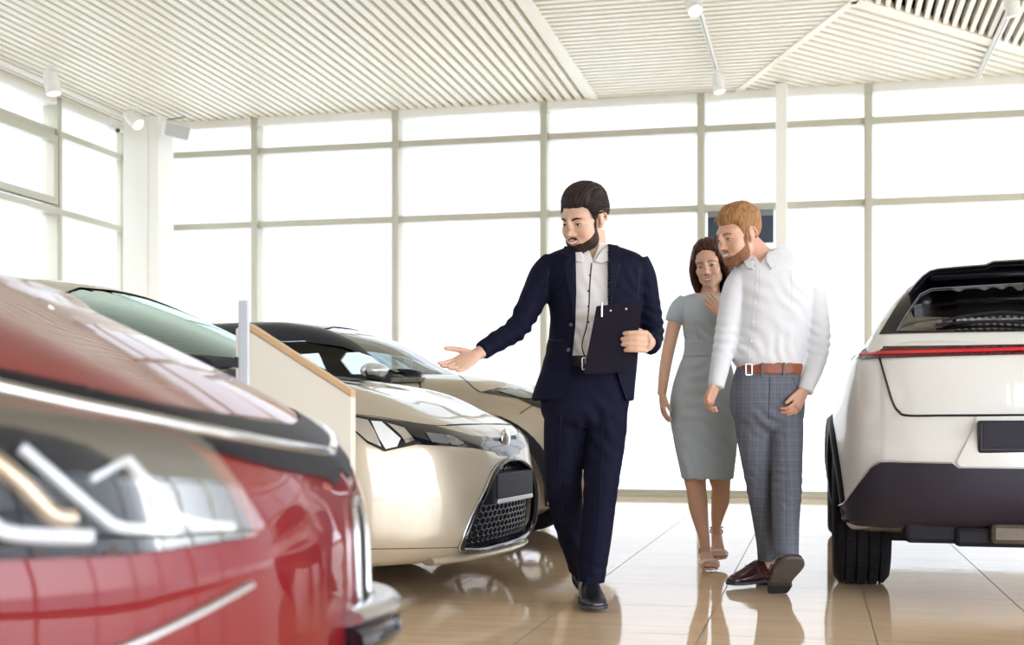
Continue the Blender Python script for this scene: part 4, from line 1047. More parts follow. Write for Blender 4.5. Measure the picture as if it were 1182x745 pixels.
def star(f, nu=150, nv=120, c=(0, 0, 0), tmax=.2):
    V = []; F = []
    for j in range(nv+1):
        th = math.pi*j/nv
        for i in range(nu):
            ph = 2*math.pi*i/nu; V.append((math.sin(th)*math.cos(ph), math.sin(th)*math.sin(ph), math.cos(th)))
    D = np.array(V); lo = np.zeros(len(D)); hi = np.full(len(D), tmax); c = np.array(c)
    for _ in range(30):
        m = (lo+hi)/2; ins = f(c+D*m[:,None]) < 0; lo = np.where(ins, m, lo); hi = np.where(ins, hi, m)
    for j in range(nv):
        for i in range(nu):
            i2 = (i+1) % nu; F.append((j*nu+i, (j+1)*nu+i, (j+1)*nu+i2, j*nu+i2))
    return c+D*lo[:,None], F, D
def sig(x): return 1/(1+np.exp(-np.clip(x, -30, 30)))
class Head:
    def __init__(s, M, female=False, smile=1., jaw=1.):
        s.M = M; s.f = head_f(female, smile, jaw); s.V, s.F, s.D = star(s.f)
        s.bvh = BVHTree.FromPolygons([Vector(v) for v in s.V], s.F)
    def xf(s, mb): r = MB(); r.v = [tuple(s.M @ Vector(p)) for p in mb.v]; r.f = mb.f; return r
    def add_to(s, mb, ears=True):
        mb.add([s.M @ Vector(v) for v in s.V], s.F)
        for sx in (-1, 1):
            e = MB(); R1 = Matrix.Rotation(sx*R(18), 3, 'Z') @ Matrix.Rotation(R(-10), 3, 'X')
            e.ball((sx*.077, .008, .000), (.0085, .019, .029), R1, 20, 14); e.ball((sx*.073, .0, -.024), (.008, .010, .012), None, 14, 10)
            e.tube([(sx*.084, .026, -.012), (sx*.088, .028, .008), (sx*.086, .018, .026), (sx*.081, .002, .029), (sx*.077, -.006, .018)], .0048, 8)
            q = s.xf(e); mb.add(q.v, q.f)
    def on(s, poly, name, m, parent, off=.001, step=.004, solid=0., smooth=60, sym=False):
        out = []
        for sx in ((1, -1) if sym else (1,)):
            pp = [(sx*x, z) for x, z in poly]
            g = patch(s.bvh, pp, front2, (), step, off)
            if g.f: out.append(obj(name, s.xf(g), m, parent, smooth=smooth, fix=False))
        return out
    def shell(s, thick, m, name, parent, seed=0, rel=0, extra=None):
        """thick(V,D)-> radial offset array; negative hides below the skin"""
        t = thick(s.V, s.D); V = s.V+s.D*t[:,None]; keep = t > -.0035
        F = [q for q in s.F if any(keep[i] for i in q)]
        mb = compact(MB().add([tuple(v) for v in V], F)); g = s.xf(mb); return obj(name, g, m, parent, smooth=80, fix=False)
def locks(h, paths, m, name, parent, lift=.010, r=(.006, .0035)):
    g = MB()
    for pts, lf, k in paths:
        P = []; C = cr(pts, 14)
        for i, p in enumerate(C):
            d = Vector(p).normalized(); hit = h.bvh.ray_cast(Vector((0, 0, 0)), d); q = hit[0] if hit[0] is not None else Vector(p)
            u = i/13; P.append(q+d*(lf[0]*(1-u)+lf[1]*u+lf[2]*math.sin(math.pi*u)))
        rr = [(r[0]*k*min(1, .35+i/4, .3+(13-i)/3), r[1]*k*min(1, .4+i/4, .3+(13-i)/3)) for i in range(14)]
        g.tube(P, rr, 8, up=(0, 0, 1))
    return obj(name, h.xf(g), m, parent, smooth=80)
front2 = lambda p: (Vector((p[0], -1, p[1])), Vector((0, 1, 0)))
def zline(pts):
    c = curve(pts); return lambda q: c(q)
m_skin = mat('light skin', (.70, .44, .32), .45, sss=.15, noise=.06, nscale=25, bump=.05, bscale=400)
m_skin2 = mat('fair ruddy skin', (.70, .40, .28), .45, sss=.15, noise=.08, nscale=25, bump=.05, bscale=400)
m_skin3 = mat('tanned skin', (.70, .42, .29), .42, sss=.15, noise=.06, nscale=25)
m_lip = mat('lip pink', (.55, .22, .19), .35); m_teeth = mat('teeth white', (.90, .88, .84), .25); m_eyew = mat('eye white', (.75, .72, .70), .2)
m_iris = mat('dark iris', (.05, .025, .015), .15)
def hairmat(name, col, col2, sc=(90, 12, 12)):
    m = mat(name, col, .5, spec=.2, noise=.0, nscale=1, bump=0); nt = m.node_tree; b = nt.nodes['Principled BSDF']
    tc = nt.nodes.new('ShaderNodeTexCoord'); mp = nt.nodes.new('ShaderNodeMapping'); mp.inputs['Scale'].default_value = sc; n = nt.nodes.new('ShaderNodeTexNoise'); n.inputs['Scale'].default_value = 3; n.inputs['Detail'].default_value = 5
    nt.links.new(tc.outputs['Object'], mp.inputs[0]); nt.links.new(mp.outputs[0], n.inputs['Vector'])
    r = nt.nodes.new('ShaderNodeValToRGB'); r.color_ramp.elements[0].position = .35; r.color_ramp.elements[1].position = .68; r.color_ramp.elements[0].color = (*col, 1); r.color_ramp.elements[1].color = (*col2, 1)
    nt.links.new(n.outputs['Fac'], r.inputs[0]); nt.links.new(r.outputs[0], b.inputs['Base Color'])
    bp = nt.nodes.new('ShaderNodeBump'); bp.inputs['Strength'].default_value = .7; bp.inputs['Distance'].default_value = .004; nt.links.new(n.outputs['Fac'], bp.inputs['Height']); nt.links.new(bp.outputs[0], b.inputs['Normal']); return m
m_hairdark = hairmat('dark brown hair', (.014, .009, .010), (.05, .030, .025))
m_hairblond = hairmat('ginger blond hair', (.22, .095, .035), (.52, .27, .11))
m_hairbrown = hairmat('long brown hair', (.028, .012, .009), (.11, .045, .03), (60, 60, 8))
m_beardd = hairmat('dark beard', (.018, .010, .009), (.06, .032, .024), (60, 60, 60))
m_beardb = hairmat('ginger beard', (.20, .09, .045), (.38, .19, .10), (60, 60, 60))
def face(h, parent, brow, teeth=True, eye_open=.5, browth=.0055):
    h.on([(.012, .0235), (.022, .0300), (.034, .0315), (.049, .0245), (.048, .0225), (.034, .0315-browth), (.022, .0300-browth), (.013, .0235-browth*.9)], 'eyebrow', brow, parent, .0018, sym=True)
    e = h.on([(.0165, .0020), (.024, .0048), (.031, .0056), (.039, .0046), (.0455, .0020), (.038, -.0004), (.030, -.0016), (.021, -.0004)], 'eye', m_eyew, parent, .0006, sym=True)
    h.on([(.0262, .0050), (.031, .0056), (.0358, .0050), (.0352, .0002), (.031, -.0014), (.0268, .0002)], 'iris', m_iris, parent, .0012, .002, sym=True)
    h.on([(.0150, .0012), (.023, .0044), (.031, .0052), (.040, .0042), (.0495, .0008), (.041, .0068), (.031, .0080), (.022, .0066)], 'eyelashes', m_iris, parent, .0018, .002, sym=True)
    if teeth:
        h.on([(-.0285, -.0535), (-.013, -.0565), (0, -.0580), (.013, -.0565), (.0285, -.0535), (.018, -.0700), (.008, -.0765), (0, -.0775), (-.008, -.0765), (-.018, -.0700)], 'lips', m_lip, parent, .0012, .003)
        h.on([(-.0225, -.0568), (-.010, -.0600), (0, -.0610), (.010, -.0600), (.0225, -.0568), (.014, -.0660), (0, -.0695), (-.014, -.0660)], 'teeth', m_teeth, parent, .0022, .003)
    else:
        h.on([(-.026, -.0570), (-.012, -.0575), (0, -.0590), (.012, -.0575), (.026, -.0570), (.013, -.0700), (0, -.0735), (-.013, -.0700)], 'lips', m_lip, parent, .0012, .003)
    h.on([(.004, -.0395), (.010, -.0390), (.011, -.0420), (.005, -.0430)], 'nostril', m_iris, parent, .0008, .002, sym=True)
def men_hair(vol_top, vol_side, groove=.002, clump=0, seed=0):
    zh = zline([(-.13, .076), (-.085, .071), (-.070, .061), (-.050, .052), (-.036, .024), (-.024, -.002), (-.010, .006), (.004, .034), (.022, .030), (.034, -.006), (.045, -.040), (.07, -.058), (.12, -.062)])
    rnd = np.random.RandomState(seed); ks = rnd.randn(6, 3)
    def th(V, D):
        y = V[:,1]; z = V[:,2]; ax = np.abs(V[:,0]); m = sig((z-zh(y)-.010*np.exp(-((ax-.046)/.012)**2)*sig((-y-.05)/.01)+.004*np.exp(-(ax/.018)**2))/.0028); top = sig((z-.062)/.014)
        fr = sig((-y-.02)/.02)
        ramp = .25+.75*np.clip((z-zh(y))/.030, 0, 1)**.8
        t = (vol_side+(vol_top-vol_side)*top+vol_top*.35*top*fr)*ramp
        g = groove*np.sin(V[:,0]*430+np.sin(y*40)*1.5)*(.3+.7*top)+groove*.6*np.sin(V[:,0]*190+y*60+1)
        if clump:
            s = sum(np.sin(V@k*75+i) for i, k in enumerate(ks)); g = g+clump*s/3*(.25+.75*top)
        return (t+g)*m-.005*(1-m)
    return th
def men_beard(th0, full=1.0, seed=0):
    zu = zline([(0, -.0425), (.010, -.0440), (.020, -.0475), (.030, -.0560), (.040, -.0600), (.050, -.050), (.058, -.028), (.064, -.004), (.075, .02)])
    def th(V, D):
        x, y, z = V[:,0], V[:,1], V[:,2]; ax = np.abs(x); front = sig((-y-.012)/.003)
        m = sig((zu(ax)-z)/.0022)*front*sig((z+.125)/.004)
        lim = -.034-np.clip(-.040-z, 0, .06)*1.5; side = sig((y-lim)/.0025); mou = sig((.030-ax)/.0015); m = m*np.maximum(side, mou)
        ml = np.hypot(ax/.0275, (z+.0650)/.0108); m = m*sig((ml-1)/.10)
        sp = np.exp(-((ax-.014)/.006)**2-((z+.083)/.005)**2)
        n = .0007*np.sin(x*900+z*500)+.0007*np.sin(z*1100+y*700)
        return (th0*(.6+.8*sig((-z-.078)/.008))+n)*m*(1-.6*sp)-.005*(1-m)
    return th
# ---- hand ------------------------------------------------------------
def hand(mb, w, d, n, t, curl=(20, 25, 20), size=1., spread=.10, thumb=(.75, .55, .25), thin=1., curls=None):
    w = Vector(w); d = Vector(d).normalized(); n = (Vector(n)-d*d.dot(Vector(n))).normalized(); t = Vector(t); t = (t-d*d.dot(t)-n*n.dot(t)).normalized(); S = size
    mb.tube([w-d*.03*S, w, w+d*.03*S, w+d*.07*S, w+d*.098*S], [(.027*S*thin, .019*S*thin), (.027*S*thin, .018*S*thin), (.036*S*thin, .017*S), (.042*S*thin, .014*S), (.040*S*thin, .011*S)], 20, up=n)
    for i, (o, L, r) in enumerate(((.030, .072, .0090), (.0105, .080, .0092), (-.0095, .074, .0088), (-.0285, .058, .0078))):
        b = w+d*(.088+(.004 if i in (1, 2) else 0))*S+t*o*S*thin; c = curls[i] if curls else curl; a = 0; P = [b-d*.02*S, b]; p = b; rr = [r*S*1.02, r*S*1.05]
        sp = (1.5-i)*spread
        for k, seg in enumerate((.46, .30, .24)):
            a += R(c[k]); dd = (d*math.cos(a)+n*math.sin(a)+t*math.sin(sp)*.8).normalized(); p = p+dd*L*seg*S; P.append(p); rr.append(r*S*(.98-.10*k))
        P.append(p+dd*.003*S); rr.append(r*S*.5); mb.tube(P, [(q*thin, q) for q in rr], 12, up=n)
    tb = w+d*.022*S+t*.024*S+n*.004*S; td = (d*thumb[0]+t*thumb[1]+n*thumb[2]).normalized(); t2 = (d*(thumb[0]+.3)+t*thumb[1]*.5+n*(thumb[2]+.2)).normalized()
    p1 = tb+td*.045*S; p2 = p1+(td+t2).normalized()*.030*S; p3 = p2+t2*.024*S
    mb.tube([tb-td*.01*S, tb, p1, p2, p3, p3+t2*.003*S], [.013*S, .015*S, .0115*S, .0100*S, .0082*S, .0045*S], 12, up=n)
def shoe(name, M, m, parent, L=.29, W=.100, sole=None, loafer=False):
    """toe towards -Y, heel at +Y, bottom at z=0 in local space"""
    rows = [(.115, .020, .030, .004), (.105, .032, .040, .004), (.05, .034, .050, 0), (.0, .036, .050, 0), (-.06, .043, .036, 0), (-.11, .046, .026, 0), (-.15, .040, .020, 0), (-.178, .026, .014, 0), (-.186, .012, .009, 0)]
    v = []; f = []; n = 28; A = dense_rows([(y*L/.29, 0, 0, a*W/.09, h) for y, a, h, _ in rows], 4)
    for (y, _, _, a, h) in A:
        for k in range(n):
            t = 2*math.pi*k/n; c, s = math.cos(t), math.sin(t); z = h+h*s if s > 0 else h*(1+max(s*1.35, -1)); z = max(z, .012)
            v.append(M @ Vector((a*math.copysign(abs(c)**.8, c), y, z+.010)))
    m_ = len(A)
    for i in range(m_-1):
        for k in range(n): k2 = (k+1) % n; f.append((i*n+k, i*n+k2, (i+1)*n+k2, (i+1)*n+k))
    f += [tuple(range(n)), tuple((m_-1)*n+k for k in range(n-1, -1, -1))]
    g = MB().add(v, f); o = obj(name, g, m, parent, smooth=50)
    out = [(a*1.08*W/.09, y*L/.29*1.02) for y, a, h, _ in rows]; pl = crclosed([(a, y) for a, y in out]+[(-a, y) for a, y in reversed(out)], 4)
    s1 = MB(); s1.prism(pl, .004, .020, 2); s1.v = [tuple(M @ Vector(p)) for p in s1.v]; so = obj('sole', s1, sole or m_darkgrey, o, bevel=.003, smooth=40)
    hl = [(x, y) for x, y in pl if y > .035*L/.29]; s2 = MB(); s2.prism(hl, -.012, .006, 2); s2.v = [tuple(M @ Vector(p)) for p in s2.v]; obj('heel', s2, mat('black heel rubber', (.02, .02, .022), .6), o)
    if loafer:
        s3 = MB(); s3.tube([(-.044, -.035, .045), (-.03, -.04, .072), (0, -.043, .082), (.03, -.04, .072), (.044, -.035, .045)], [(.014, .004)]*5, 8, up=(0, 1, 0)); s3.v = [tuple(M @ Vector(p)) for p in s3.v]; obj('strap', s3, m, o, smooth=50)
    return o
def rayfwd(p): return Vector((p[0], -3, p[1])), Vector((0, 1, 0))
class Cloth:
    """garment mesh with helpers to lay details on its front, outlines given in viewing units"""
    def __init__(s, per, me, name, m, parent, smooth=70):
        s.per = per; s.me = me; s.bvh = bvh_of(me); s.o = obj(name, me, m, parent, smooth=smooth, fix=False)
    def ray(s, p):
        d = Vector(((p[0]-CX)/FPX, 1, -(p[1]-HY)/FPX)).normalized(); return Vector((0, 0, CH))-s.per.o, d
    def lay(s, poly, name, m, off=.004, step=.010, parent=None, solid=0., smooth=60):
        g = patch(s.bvh, poly, s.ray, (), step, off); return obj(name, g, m, parent or s.o, fix=False, solid=solid, smooth=smooth)
    def line(s, pts, name, m, w=.003, off=.002, parent=None, n=50):
        return obj(name, ribbon(s.bvh, pts, s.ray, w, off, n), m, parent or s.o, fix=False)
    def at(s, px, py, off=.0):
        o, d = s.ray((px, py)); h = s.bvh.ray_cast(o, d); return h[0]-d*off if h[0] is not None else None
def cut_front(me, poly_px, per, back=.0, y0=-1.0):
    """cut an opening through the front half of a garment"""
    poly = [(per.P(x, y).x, per.P(x, y).z) for x, y in poly_px]; m = MB(); m.prism(poly, y0, back, 1); return boolean(me, [m])
# ------------------------------------------------------------------ salesman
m_suit = mat('midnight navy suit wool', (.006, .0065, .021), .75, spec=.12, noise=.15, nscale=6, bump=.15, bscale=240)
m_suit2 = mat('navy lapel wool', (.007, .0075, .024), .7, spec=.15, bump=.15, bscale=240)
m_shirt = mat('white shirt cotton', (.78, .76, .75), .75, bump=.2, bscale=18)
m_navytrim = mat('navy piping', (.015, .015, .04), .6)
m_belt = mat('black leather belt', (.012, .012, .016), .35, bump=.2, bscale=120)
S = Person(681, 700, 5.5); P = S.P
per1 = thing('person', 'dark bearded man in navy suit and white shirt, pointing with open palm, clipboard in hand', 'person', S.o)
hs = 1.075
HM = Matrix.Translation(P(674.5, 254, -.03)) @ Matrix.Rotation(R(-40), 4, 'Z') @ Matrix.Rotation(R(21), 4, 'X') @ Matrix.Rotation(R(4), 4, 'Y') @ Matrix.Scale(hs, 4)
hd = Head(HM, jaw=1.02)
b = MB(); hd.add_to(b)
nk0 = HM @ Vector((0, .035, -.055)); nk1 = P(686, 302, .02)
b.tube([nk0, (nk0+nk1)/2, nk1, P(686, 315, .02)], [(.056, .060), (.058, .062), (.064, .062), (.075, .06)], 28, up=(0, 1, 0))
stack(b, dense_rows(S.rows([(296, 655, 716, .05), (304, 634, 736, .075), (320, 634, 738, .095), (350, 640, 732, .10), (390, 644, 728, .09), (425, 640, 728, .095), (470, 638, 722, .10), (492, 650, 712, .09)])))
armL = [(636, 306, 0, .048), (622, 328, -.02, .044), (606, 362, -.06, .038), (598, 378, -.08, .037), (574, 395, -.15, .032), (551, 409, -.20, .026)]
armR = [(737, 306, 0, .048), (745, 335, .0, .044), (750, 365, .0, .038), (751, 384, -.03, .037), (749, 394, -.12, .032), (748, 396, -.19, .027)]
for L in (armL, armR): S.limb(b, L)
legF = [(700, 470, 0, .082), (697, 510, -.01, .075), (693, 560, -.02, .058), (689, 600, -.0, .052), (684, 640, .0, .042), (682, 672, .0, .036)]
legB = [(658, 470, .0, .082), (652, 510, .03, .075), (649, 560, .08, .058), (655, 600, .20, .052), (664, 630, .34, .042), (667, 648, .44, .036)]
for L in (legF, legB): S.limb(b, L)
# open palm, towards the cars
w = P(550, 409, -.205); d = (P(516, 429, -.26)-w).normalized(); nrm = Vector((-.05, -.80, .55)); t = nrm.cross(d)
if t.z < 0: t = -t
hand(b, w, d, nrm, t, curls=[(8, 12, 10), (14, 18, 14), (22, 24, 18), (26, 26, 18)], size=1.02, spread=.13, thumb=(.75, .70, .30))
# hand closed on the clipboard
CB = -.245
b.tube([P(749, 397, -.17), P(748, 395, -.20), P(746, 394, CB+.008)], [(.022, .030), (.024, .038), (.020, .045)], 20, up=(0, 0, 1))
for i, (ytop, xt) in enumerate(((384.5, 719), (391, 716.5), (397.5, 717), (404, 720.5))):
    yk = 385+i*6.6; b.tube([P(746, yk, CB-.002), P(744.5, yk-.2, CB-.020), P(735, yk-.6, CB-.032), P(726, ytop+.2, CB-.030), P(xt+1.5, ytop+.6, CB-.018), P(xt, ytop+.8, CB-.014)],
        [.0105, .0110, .0108, .0100, .0088, .0055], 12, up=(0, 0, 1))
b.tube([P(748, 392, -.215), P(741, 384, CB+.026), P(731, 379, CB+.022), P(724, 378, CB+.018)], [.014, .013, .0105, .007], 12)
bm_ = vunion(b, .0036, 3, .45)
body1 = obj('body', bm_, m_skin, per1, smooth=80, fix=False)
face(hd, body1, m_beardd, True, .2, .0070)
hair1 = hd.shell(men_hair(.014, .006, .0020, .0008, 3), m_hairdark, 'hair', body1)
hd.shell(men_beard(.0045), m_beardd, 'beard', body1)
rnd = random.Random(3); pth = []
for i in range(22):
    x = -.058+.0055*i; j = rnd.uniform(-.004, .004)
    pth.append(([(x, -.094+abs(x)*.25, .086-abs(x)*.10), (x*1.05+j, -.060, .118), (x*1.12+j, .0, .128), (x*1.15, .060, .105), (x*1.1, .105, .055)], (.004, .009, .008+rnd.uniform(0, .004)), rnd.uniform(.8, 1.35)))
for s in (-1, 1):
    for i in range(7):
        z = .085-.011*i; pth.append(([(s*.066, -.062+.004*i, z-.006), (s*.078, -.02, z+.006), (s*.08, .03, z+.002), (s*.06, .085, z-.02)], (.004, .010, .005), 1.0))
locks(hd, pth, m_hairdark, 'hair_strands', body1.children[-2] if False else hair1)
# shirt
sr = S.rows([(282, 668, 703, .058, .018), (290, 660, 708, .068, .01), (300, 640, 730, .082), (320, 638, 734, .104), (350, 642, 730, .112), (390, 645, 727, .104), (415, 644, 727, .104), (432, 643, 727, .106)])
m = MB(); stack(m, dense_rows(sr)); me = vunion(m, .007, 3)
folds(me, [(P(680, 370, -.1), (.2, 0, 1), .05, .0035, .09), (P(668, 395, -.1), (.8, 0, .6), .04, .0035, .07), (P(690, 330, -.1), (1, 0, .3), .05, .0025, .08)], 4)
m2 = MB(); vpoly = [(P(x, y).x, P(x, y).z) for x, y in ((674, 276), (683, 304), (694, 276))]; m2.prism(vpoly, -1, .0, 1); me = boolean(me, [m2])
sh = Cloth(S, me, 'shirt', m_shirt, per1)
sh.lay([(664, 291), (669, 288), (675, 300), (672, 304.5), (665, 303)], 'collar', m_shirt, .008, .006, solid=.003)
sh.lay([(685, 303), (697, 288), (703, 285), (704, 302), (694, 305.5)], 'collar', m_shirt, .008, .006, solid=.003)
sh.line([(683, 304), (681, 325), (680, 350), (677.5, 375), (673, 392), (672, 402), (675, 412)], 'placket_piping', m_navytrim, .0055, .003)
sh.line([(696.5, 289), (692, 297), (685, 303)], 'collar_piping', m_navytrim, .004, .011)
for y in (318, 336, 354, 372): 
    q = sh.at(679.3 if y > 330 else 681, y, .002); g = MB(); g.ball(q, (.0045, .002, .0045), None, 12, 8); obj('button', g, m_navytrim, sh.o)
# trousers
m = MB(); stack(m, dense_rows(S.rows([(417, 643, 728, .108), (430, 633, 729, .115), (450, 626, 728, .125), (472, 624, 725, .128), (486, 630, 720, .115), (495, 645, 708, .085)])))
S.limb(m, [(700, 465, 0, .090, .105), (699, 500, -.01, .088, .098), (695, 545, -.02, .078, .082), (692, 580, -.01, .070, .074), (688, 620, .0, .066, .070), (683.5, 655, .0, .062, .066), (682, 672, .0, .058, .066)], up=(0, 1, 0))
S.limb(m, [(655, 465, 0, .092, .105), (652, 500, .02, .090, .098), (650.5, 545, .06, .080, .082), (653, 580, .14, .074, .078), (659, 612, .26, .066, .070), (667, 640, .40, .060, .064), (670, 655, .48, .056, .06)], up=(0, 1, 0))
me = vunion(m, .0075, 3)
folds(me, [(P(685, 480, -.1), (.5, 0, 1), .07, .004, .08), (P(650, 560, .0), (.7, 0, 1), .06, .003, .10), (P(664, 620, .25), (.8, 0, 1), .06, .005, .10), (P(692, 560, 0), (.5, 0, 1), .07, .0015, .12), (P(683, 655, -.02), (.3, 0, 1), .05, .006, .05), (P(690, 500, -.1), (1, 0, .5), .06, .004, .12)], 2)
tr = Cloth(S, me, 'trousers', m_suit, per1)
tr.line([(697, 475), (695, 520), (692, 580), (687, 630), (683, 664)], 'crease', m_suit2, .004, .004); tr.line([(648, 480), (646, 540), (650, 590)], 'crease', m_suit2, .004, .004)
m = MB(); stack(m, [S.rows([(y, 642, 729, .116)])[0] for y in (412, 416, 421, 426)]); bl = obj('belt', vunion(m, .006, 2), m_belt, per1, smooth=60, fix=False)
yb = -.122
m = MB()
for a_, c_ in (((672, 413.5), (672, 427)), ((672, 427), (679.5, 426)), ((672, 413.5), (679, 413)), ((675.5, 413), (675.5, 420))): m.bar(P(*a_, yb), P(*c_, yb), .006, .006, up=(0, 1, 0))
obj('buckle', m, m_satin, bl, bevel=.0015)
# jacket
m = MB(); stack(m, dense_rows(S.rows([(283, 664, 706, .060, .03), (288, 648, 722, .082, .02), (295, 632, 739, .100, .01), (306, 627, 745, .118), (322, 628, 745, .130), (345, 632, 742, .135), (372, 635, 738, .130), (400, 631, 737, .128), (425, 625, 735, .134), (445, 618, 733, .140), (458, 614, 732, .142), (463, 613.5, 731.5, .142)])))
S.limb(m, [(640, 305, .0, .060, .070), (628, 318, -.01, .062, .070), (617, 342, -.03, .058, .062), (605, 366, -.07, .052, .055), (594, 382, -.10, .048, .050), (574, 394, -.15, .043, .044), (555.5, 406, -.19, .038, .038)], up=(0, 1, 0))
S.limb(m, [(733, 303, .0, .060, .070), (741, 320, .0, .060, .068), (746, 345, .0, .056, .060), (750, 368, -.0, .054, .056), (752, 384, -.02, .052, .055), (752, 394, -.08, .045, .050), (751, 398, -.155, .038, .043)], up=(0, 1, 0))
me = vunion(m, .0075, 3)
folds(me, [(P(602, 375, -.08), (1, 0, .5), .045, .006, .09), (P(634, 325, -.1), (1, 0, -.7), .05, .004, .07), (P(750, 375, -.03), (.2, 0, 1), .04, .006, .08), (P(640, 400, -.1), (.6, 0, 1), .07, .004, .10), (P(735, 330, -.1), (1, 0, .8), .05, .004, .07), (P(575, 395, -.15), (1, 0, .6), .06, .003, .06)], 9)
op = [(664, 268), (663, 290), (663.5, 340), (662.5, 380), (659.5, 410), (657, 432), (652, 450), (643, 466), (643, 480), (727, 480), (722, 466), (714, 445), (706, 415), (702, 385), (701, 345), (701.5, 290), (703, 268)]
me = cut_front(me, op, S, .0)
# hollow the collar/neck
c2 = MB(); c2.tube([P(684, 310, .01), P(684, 288, .01), P(684, 260, -.01)], [(.052, .052), (.064, .064), (.075, .085)], 32, up=(0, 1, 0)); me = boolean(me, [c2])
jk = Cloth(S, me, 'jacket', m_suit, per1, 45)
jk.lay([(664.5, 284), (652, 285), (649.5, 297), (655.5, 299), (651, 305), (654, 322), (659, 346), (662.5, 375), (663.6, 340), (663.8, 300)], 'lapel', m_suit2, .007, .008, solid=.003)
jk.lay([(701, 284), (713, 286), (716.5, 296), (710, 299), (716, 305), (712, 322), (706, 346), (702, 372), (701, 340), (701, 300)], 'lapel', m_suit2, .007, .008, solid=.003)
jk.lay([(712, 331), (727, 328.5), (727.5, 332.5), (712.5, 335)], 'pocket_welt', m_suit2, .004, .006)
jk.line([(630, 391), (640, 393), (650, 393.5)], 'pocket_seam', m_navytrim, .003, .001); jk.line([(634, 312), (631, 325), (630, 340)], 'sleeve_seam', m_navytrim, .003, .001)
jk.line([(739, 308), (738, 325), (736, 345)], 'sleeve_seam', m_navytrim, .003, .001)
for (x, y) in ((659, 375), (656, 404)):
    q = jk.at(x, y, .003); g = MB(); g.tube([q, q-Vector((0, .004, 0))], .0075, 14, up=(0, 0, 1)); obj('button', g, m_belt, jk.o)
# shoes
m_shoeb = mat('black leather', (.012, .012, .018), .3, coat=.4)
q = P(681, 672, .0); shoe('shoe', Matrix.Translation((q.x, .0-.03, .012)) @ Matrix.Rotation(R(4), 4, 'Z'), m_shoeb, per1, W=.104)
q = P(667, 648, .47); shoe('shoe', Matrix.Translation((q.x+.03, .62, .125)) @ Matrix.Rotation(R(42), 4, 'X'), m_shoeb, per1)
# clipboard and pen are held: things of their own
cbq = [(688.5, 353.6), (741.6, 347.7), (730.5, 429.7), (673.5, 432)]
W0 = [wp(x, y, 5.5+CB) for x, y in cbq]; cen = sum(W0, Vector())/4
cb = thing('clipboard', 'black clipboard held upright against the suited man\'s side by his left hand', 'clipboard', cen)
def slab(ps, y0, y1): mm = MB(); n = len(ps); mm.add([(p.x, y0, p.z) for p in ps]+[(p.x, y1, p.z) for p in ps], [tuple(range(n)), tuple(range(2*n-1, n-1, -1))]+[(i, (i+1) % n, n+(i+1) % n, n+i) for i in range(n)]); return mm
L4 = [p-cen for p in W0]
obj('board', slab(L4, -.004, 0), mat('black matt vinyl', (.010, .008, .018), .7, spec=.15, bump=.1, bscale=300), cb, bevel=.0015)
L5 = [p*.96 for p in L4]; obj('paper', slab(L5, .001, .004), m_shirt, cb)
for x, y in ((704.6, 359), (722.6, 357)):
    q = wp(x, y, 5.5+CB)-cen; g = MB(); g.ball(q+Vector((0, -.005, 0)), (.005, .003, .005), None, 14, 8); obj('rivet', g, m_satin, cb, smooth=60)
g = MB(); a_ = wp(704, 351, 5.5+CB)-cen; c_ = wp(723, 349, 5.5+CB)-cen; g.bar(a_+Vector((0, .010, -.012)), c_+Vector((0, .010, -.012)), .01, .02); obj('clip', g, m_satin, cb, bevel=.002)
a_ = wp(695, 349, 5.5+CB-.010); c_ = wp(694.5, 366, 5.5+CB-.010)
pn = thing('pen', 'silver and black pen clipped to the top left corner of the clipboard', 'pen', a_)
g = MB(); g.tube([Vector((0, 0, 0)), (c_-a_)*.5, (c_-a_)], .0042, 12); obj('barrel', g, m_satin, pn, smooth=50)
g = MB(); g.tube([(c_-a_)*-.02, (c_-a_)*.25], .0048, 12); obj('cap', g, m_blackgloss, pn, smooth=50)
g = MB(); g.bar(Vector((0, -.006, 0)), (c_-a_)*.6+Vector((0, -.006, 0)), .003, .0015); obj('pen_clip', g, m_chrome, pn)
# ------------------------------------------------------------------ blond man in white shirt
def plaid():
    m = mat('grey blue checked wool', (.135, .148, .19), .75, noise=.15, nscale=5, bump=.15, bscale=260, spec=.25); nt = m.node_tree; b = nt.nodes['Principled BSDF']
    src = b.inputs['Base Color'].links[0].from_socket; tc = nt.nodes.new('ShaderNodeTexCoord'); sx = nt.nodes.new('ShaderNodeSeparateXYZ'); nt.links.new(tc.outputs['Object'], sx.inputs[0]); last = src
    def M(op, a, c):
        n = nt.nodes.new('ShaderNodeMath'); n.operation = op
        for i, q in enumerate((a, c)):
            if isinstance(q, (int, float)): n.inputs[i].default_value = q
            else: nt.links.new(q, n.inputs[i])
        return n.outputs[0]
    for o, per, wd, k in ((sx.outputs[0], .034, .10, .22), (sx.outputs[2], .044, .09, .20), (sx.outputs[0], .0113, .2, .10), (sx.outputs[2], .0147, .2, .10)):
        fr = M('FRACT', M('ADD', M('DIVIDE', o, per), 50.3), 0); g = M('MULTIPLY', M('LESS_THAN', fr, wd), k)
        x = nt.nodes.new('ShaderNodeMix'); x.data_type = 'RGBA'; x.inputs[7].default_value = (.34, .35, .42, 1); nt.links.new(g, x.inputs[0]); nt.links.new(last, x.inputs[6]); last = x.outputs[2]
    nt.links.new(last, b.inputs['Base Color']); return m
m_plaid = plaid()
m_loafer = mat('burgundy brown leather', (.045, .012, .014), .22, coat=.6)
m_tanbelt = mat('tan brown leather belt', (.30, .085, .035), .4, bump=.2, bscale=100)
m_whiteshirt = mat('crisp white shirt cotton', (.76, .77, .81), .75, bump=.15, bscale=16)
S = Person(890, 674, 6.1); P = S.P
per2 = thing('person', 'blond bearded man in white shirt, tan belt and checked grey trousers walking beside the woman', 'person', S.o)
